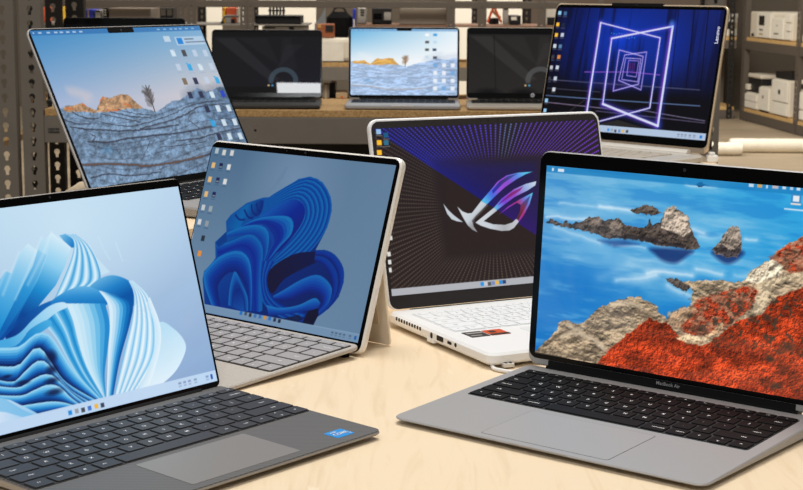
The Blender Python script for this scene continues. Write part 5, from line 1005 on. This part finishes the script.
vb = [bm.verts.new((X2(px, Y2 + .3) - r_.location.x, .02 * k, 0)) for k, px in enumerate((315, 318.3, 321.6, 325))]
for k in range(3): bm.faces.new((va[k], va[k + 1], vb[k + 1], vb[k]))
bmesh.ops.solidify(bm, geom=bm.faces[:], thickness=.003); obj('sheet_body', bm, mat('pale_grey_sheet', (160, 164, 168), .6), r_)
r_ = thing('shoulder_bag', 'large black bag standing behind the wooden camera', 'bag', (X2(339, Y2 + .2), Y2 + .27, z_lo))
bm = bmesh.new(); w = (X2(352, Y2 + .2) - X2(326, Y2 + .2)) / 2; h = at(339, 12, Y2 + .2).z - z_lo
slab(bm, -w, w, -.05, .05, .03, h, 0, .03); obj('bag_body', bm, mat('black_cloth', (17, 16, 17), .9, 0, .1, .3, 60), r_)
obj('strap', tube(bmesh.new(), curve_pts([(-w * .5, 0, h - .004), (-w * .3, 0, h + .02), (w * .3, 0, h + .02), (w * .5, 0, h - .004)], 5), .006), dkplas, r_)
S('book', 'blue-spined book beside the black bag', 'book', 352.8, 355.4, 9, z_lo, Y=Y2 + .2, dep=.14, m=blue, parts=(('spine_label', .2, .8, .6, .8, whitec, .001),))
S('rack_module', 'slotted silver rack module left of the black tape deck', 'rack', 357.5, 366, 7.8, z_mid, Y=Y2 + .1, m=silv, parts=tuple(('slot', .35, .8, .5 + .16 * k, .6 + .16 * k, dkplas, .002) for k in range(3)))
S('tape_deck', 'black deck with a grey drawer behind the small bright laptop', 'deck', 372, 391.5, 8, z_mid, Y=Y2 + .1, m=dkplas, parts=(('drawer', .62, .98, .25, .75, silv, .006), ('display', .08, .5, .3, .66, BLACK, .002)))
S('panel_box', 'wide plain grey panel box above the small bright laptop', 'box', 399.5, 446.5, 8.2, z_mid, Y=Y2 + .06, dep=.3, m=mat('warm_grey_panel', (134, 122, 108), .7), parts=(('edge_strip', 0, .02, 0, 1, midgrey, .002),))
PANEL('white stand-in for bright background between two slotted posts right of the plain grey panel box', 455, 472)
PANEL('white stand-in for bright background behind the orange trestle', 486.5, 523)
r_ = thing('trestle', 'small orange A-shaped trestle with a tan board leaning on it', 'trestle', (X2(494, Y2 + .2), Y2 + .2, z_mid + .008))
q = lambda px, py: (X2(px, Y2 + .2) - r_.location.x, 0, at(px, py, Y2 + .2).z - z_mid)
for a, b in (((487.5, 24.2), (493.5, 7.5)), ((501.5, 24.2), (493.5, 7.5))): obj('leg', tube(bmesh.new(), [q(*a), q(*b)], .006), orange, r_)
obj('top_bar', tube(bmesh.new(), [q(491, 7.6), q(499, 8.2)], .008), orange, r_)
obj('leaning_board', tube(bmesh.new(), [tuple(np.add(q(492, 12), (0, .02, 0))), tuple(np.add(q(501, 20), (0, .02, 0)))], .008, 4), tape, r_)
S('carton', 'small black box at the foot of the orange trestle', 'box', 489.5, 499, 18, z_mid, Y=Y2 + .26, dep=.1, m=dkplas, parts=(('tape_strip', .4, .6, 0, 1, BLACKP, .001),))
S('canister', 'tall grey canister right of the orange trestle', 'canister', 503, 508.5, 8, z_mid, Y=Y2 + .1, dep=.045, m=silv, parts=(('cap', .1, .9, .9, .99, dkplas, .002),), bev=.01)
S('carton', 'low dark box with a pale label right of the tall grey canister', 'box', 510, 521, 15.5, z_mid, Y=Y2 + .12, m=dkplas, parts=(('paper_label', .1, .6, .5, .85, whitec, .001),))
S('carton', 'white carton with dark lower half beside the neon laptop top corner', 'box', 547, 563, 8, z_mid, Y=Y2 + .12, m=whitec, parts=(('dark_front', .0, 1, .0, .45, dkplas, .004),))
S('carton', 'grey carton on the lowest shelf in the gap left of the small bright laptop', 'box', 322, 329, 85, z_b, Y=Y2 + .05, m=midgrey, parts=(('tape_strip', .4, .6, 0, 1, tape, .001),))
S('carton', 'low tan carton with a red tab in the gap left of the small bright laptop', 'box', 335.5, 347.5, 92.5, z_b, Y=Y2 + .05, m=tape, parts=(('red_tab', .42, .62, .05, .4, orange, .002),))
S('carton', 'black carton between the grey and the tan cartons on the lowest shelf', 'box', 329.3, 335.2, 83, z_b, Y=Y2 + .12, m=dkplas, parts=(('tape_strip', .4, .6, 0, 1, BLACKP, .001),))

# ---------------------------------------------------------------- printer shelving in the far right corner
Q1, Q2 = at(741, 107, 14.1), at(803, 123, 12.5)
e = Vector((Q2.x - Q1.x, Q2.y - Q1.y, 0)).normalized(); nrm = Vector((-e.y, e.x, 0))          # nrm points into the shelf
if nrm.x < 0: nrm = -nrm
zU = (at(738, 37.3, 14.1).z + at(803, 43.3, 12.5).z) / 2; zL = (Q1.z + Q2.z) / 2
ang = math.atan2(e.y, e.x)
def on_face(px, py, off=0.):
    """point where the view ray meets the front plane of the side shelving, moved off into the shelf"""
    d = RIGHT * ((px - 401.5) / F_PX) + UP * ((CY - py) / F_PX) + fw0; o = Vector((0, 0, CAM_Z)); base = Vector((Q1.x, Q1.y, 0)) + nrm * off
    k = ((base - o).dot(nrm)) / d.dot(nrm); return o + d * k
def along(px, off=0.): p = on_face(px, 60, off); return (p - Vector((Q1.x, Q1.y, 0))).dot(e)
flip = e.cross(Vector((0, 0, 1))).dot(nrm)
def side_thing(name, label, cat, z): return thing(name, label, cat, (Q1.x, Q1.y, z), ang)
sgn = 1 if Vector((-math.sin(ang), math.cos(ang), 0)).dot(nrm) > 0 else -1                    # local y that goes into the shelf
def lb(s0, s1, d0, d1, z0, z1, bev=0): return bx(s0, s1, min(sgn * d0, sgn * d1), max(sgn * d0, sgn * d1), z0, z1, bev)
steel_far = mat('brown_grey_steel', (94, 85, 76), .6, .1, .3); board_far = mat('pale_board', (214, 178, 122), .8, 0, .15, scale=60, col2=(190, 152, 98))
t4 = side_thing('printer_shelving', 'brown-grey shelving along the right wall holding white printers and machines', 'shelving', FLOOR)
LEN = 3.4
for z in (zU, zL):
    obj('shelf_board', lb(-.02, LEN, .012, .55, z - FLOOR - .03, z - FLOOR), board_far, t4)
    obj('beam', lb(-.02, LEN, 0, .011, z - FLOOR - .105, z - FLOOR - .0305), steel_far, t4)
for s in (0, along(797), along(797) * 2):
    for d, m in ((-.006, steel_far), (.552, steel_dark)):
        o = upright('upright', t4, -.03, .03, 0, 0, 1.75, m, pitch=.05, flange=.05, hw=.009, side=1)
        o.location = (s + .02, sgn * d, 0)
        if sgn < 0: o.rotation_euler = (0, 0, math.pi)
obj('back_sheet', lb(0, LEN, .551, .5515, .1, 1.7), mat('shelf_back_brown', (96, 84, 74), .9), t4)
t5 = thing('corner_shelving', 'brown-grey shelving against the back wall left of the printers', 'shelving', (Q1.x, 14.16, FLOOR))
for z in (zU, zL):
    obj('shelf_board', bx(-2.6, -.05, .012, .5, z - FLOOR - .03, z - FLOOR), board_far, t5); obj('beam', bx(-2.6, -.05, 0, .011, z - FLOOR - .105, z - FLOOR - .0305), steel_far, t5)
for x in (-2.6, -1.3, -.12): upright('upright', t5, x, x + .05, -.003, 0, 1.75, steel_far if x < -.2 else steel_dark, pitch=.05, flange=.05, hw=.009)
obj('back_sheet', bx(-2.6, -.05, .501, .5015, .1, 1.7), mat('shelf_back_brown', (96, 84, 74), .9), t5)
zz = zU; a, b = at(722, 30, 14.2).x, at(738.5, 30, 14.2).x; h = at(730, 14.5, 14.2).z - zz
t = thing('carton', 'cream carton with dark bar print on the upper shelf beside the neon laptop corner', 'box', ((a + b) / 2, 14.40, zz + .003))
w = (b - a) / 2; obj('body', bx(-w, w, -.14, .14, 0, h, .004), whitec, t); obj('lid', bx(-w - .003, w + .003, -.144, .144, h * .84, h + .004), whitec, t)
for k, (f0, f1) in enumerate(((.30, .52), (.56, .64), (.68, .76))): obj('printed_bar', bx(-w + 2 * w * f0, -w + 2 * w * f1, -.142, -.1402, h * .32, h * .66), dkplas if k != 1 else midgrey, t)
obj('printed_bar', bx(-w + 2 * w * .80, -w + 2 * w * .96, -.142, -.1402, h * .34, h * .62), tape, t)

def machine(name, label, cat, x0, x1, ytop, z, off=.02, dep=.42, m=cream, parts=()):
    s0, s1 = along(x0, off), along(x1, off); p = on_face(x0, ytop, off); h = p.z - z
    t = side_thing(name, label, cat, z); t['group'] = 'white machines on the printer shelving'; t.location = Vector((Q1.x, Q1.y, z + .003)) + e * ((s0 + s1) / 2) + nrm * (off + dep / 2)
    w = (s1 - s0) / 2
    obj('body', lb(-w, w, -dep / 2, dep / 2, 0, h, .012), m, t)
    for n_, f0, f1, g0, g1, mm, tk in parts: obj(n_, lb(-w + 2 * w * f0, -w + 2 * w * f1, -dep / 2 - tk, -dep / 2 - .0005, h * g0, h * g1, .002), mm, t)
    return t, w, h
machine('vending_cabinet', 'white machine with a dark window on the upper right shelf', 'machine', 749, 770.5, 11.5, zU, parts=(('front_door', .36, .98, .04, .96, whitec, .012), ('window', .48, .72, .5, .86, dkplas, .016), ('slot', .5, .66, .3, .36, midgrey, .016), ('slot', .5, .66, .14, .2, tape, .016), ('foot_vent', .08, .2, .05, .16, dkplas, .004)))
machine('mini_fridge', 'white cabinet with a closed door right of the windowed machine', 'machine', 771.5, 783.5, 17.2, zU, parts=(('front_door', .04, .96, .05, .95, whitec, .014), ('handle', .25, .6, .26, .3, dkplas, .018), ('keyhole', .42, .5, .6, .66, midgrey, .016)))
machine('filing_box', 'white filing cabinet at the right end of the upper shelf bay', 'cabinet', 784.3, 790.6, 13.5, zU, parts=(('drawer', .05, .95, .68, .95, whitec, .012), ('drawer', .05, .95, .36, .64, whitec, .012), ('drawer', .05, .95, .05, .32, whitec, .012)))
machine('printer', 'white machine with a black panel on the upper shelf cut by the right edge', 'printer', 802, 814, 12, zU, parts=(('control_panel', .1, .5, .3, .8, dkplas, .01), ('paper_tray', .1, .9, .05, .25, whitec, .012)))
t, w, h = machine('printer', 'large white printer with black scanner deck on the lower right shelf', 'printer', 747, 760, 92, zL, parts=(('paper_tray', .04, .96, .06, .46, whitec, .012), ('paper_tray', .04, .96, .5, .9, whitec, .012)))
obj('scanner_deck', lb(-w * .95, w * .98, -.19, .19, h + .0005, h + .13, .01), dkplas, t); obj('scanner_lid', lb(-w * .9, w * 1.05, -.2, .2, h + .1305, h + .165, .01), cream, t)
obj('control_panel', lb(-w * .92, -w * .5, -.22, -.1905, h + .02, h + .07, .004), cream, t)
machine('tower_unit', 'short white tower with a domed front on the lower right shelf', 'machine', 760.6, 773, 86.5, zL, parts=(('front_door', .1, .9, .08, .95, whitec, .014), ('foot_vent', .1, .8, .01, .06, dkplas, .01), ('handle', .4, .5, .55, .66, midgrey, .018)))
t, w, h = machine('mini_fridge', 'tall white two-door cabinet beside the post on the lower right shelf', 'cabinet', 774, 790.8, 78.5, zL, parts=(('front_door', .03, .97, .4, .97, whitec, .014), ('front_door', .03, .97, .04, .37, whitec, .014), ('handle', .45, .56, .6, .72, dkplas, .018)))
obj('flat_box', lb(-w, w * .8, -.19, .19, h + .0005, h + .06, .006), dkplas, t)
machine('printer', 'white cabinet printer right of the post on the lower shelf', 'printer', 802, 818, 80, zL, parts=(('front_door', .05, .95, .3, .7, whitec, .012), ('control_panel', .1, .4, .78, .9, dkplas, .01), ('paper_tray', .05, .95, .05, .26, whitec, .012)))

# white foam rolls on the floor
foam = mat('white_foam', (240, 232, 214), .85, 0, .1, .03, 12, bump=.3)
def roll(label, x0, x1, y0, r):
    a, b = on_z(x0, y0, FLOOR), on_z(x1, y0, FLOOR); b.y = a.y
    o = thing('foam_roll', label, 'roll', ((a.x + b.x) / 2, a.y + r, FLOOR), group='white foam rolls on the floor'); L = (b.x - a.x) / 2
    n = 14; pts = [(-L + 2 * L * k / n, 0, r) for k in range(n + 1)]; rng = random.Random(int(x0))
    rad = [r * (1 + .0 * k + (rng.random() - .5) * .06) for k in range(n + 1)]; rad[0] *= .94; rad[-1] *= .94
    rad = [min(q, r) for q in rad]
    obj('foam_sheet', tube(bmesh.new(), pts, rad, 22, cap=True), foam, o, smooth=False)
    bm = bmesh.new(); bmesh.ops.create_cone(bm, cap_ends=True, segments=20, radius1=r * .3, radius2=r * .3, depth=.004, matrix=Matrix.Translation((-L - .003, 0, r)) @ Matrix.Rotation(R(90), 4, 'Y'))
    obj('core', bm, mat('roll_core', (190, 176, 152), .8), o)
roll('short white foam roll lying on the floor beside the steel post', 696, 742, 156.0, .047)
roll('long white foam roll running off the right edge of the floor', 731, 812, 153.2, .051)

# ---------------------------------------------------------------- light
def area(name, loc, size, size_y, power, col, rot=(0, 0, 0)):
    l = bpy.data.lights.new(name, 'AREA'); l.shape = 'RECTANGLE'; l.size = size; l.size_y = size_y; l.energy = power; l.color = col
    o = bpy.data.objects.new(name, l); C.objects.link(o); o.location = loc; o.rotation_euler = rot; return o
area('ceiling_lamp', (.15, 2.0, 2.2), 1.1, .8, 42, (1, .975, .94), (R(-10), 0, 0))
area('ceiling_lamp_front', (-.31, -1.02, 2.25), .42, .58, 32, (.96, .98, 1))
area('aisle_fill', (.2, 5.9, 2.6), 3.0, .8, 90, (1, .95, .87), (R(28), 0, 0))  # unseen fill light added to brighten the stock shelves
area('rear_fill', (-.6, 9.3, 2.7), 4.0, .5, 110, (1, .95, .87), (R(25), 0, 0))  # added fill, no known fitting, brightens the white boards behind
area('corner_fill', (1.2, 10.2, 2.9), 2.4, 1.6, 150, (1, .95, .87), (R(20), 0, R(-35)))  # extra fill put in to lift the printer corner and its floor
w_ = bpy.data.worlds.new('room_light'); bpy.context.scene.world = w_; w_.use_nodes = True
bg = w_.node_tree.nodes['Background']; bg.inputs['Color'].default_value = (1, .97, .92, 1); bg.inputs['Strength'].default_value = .42
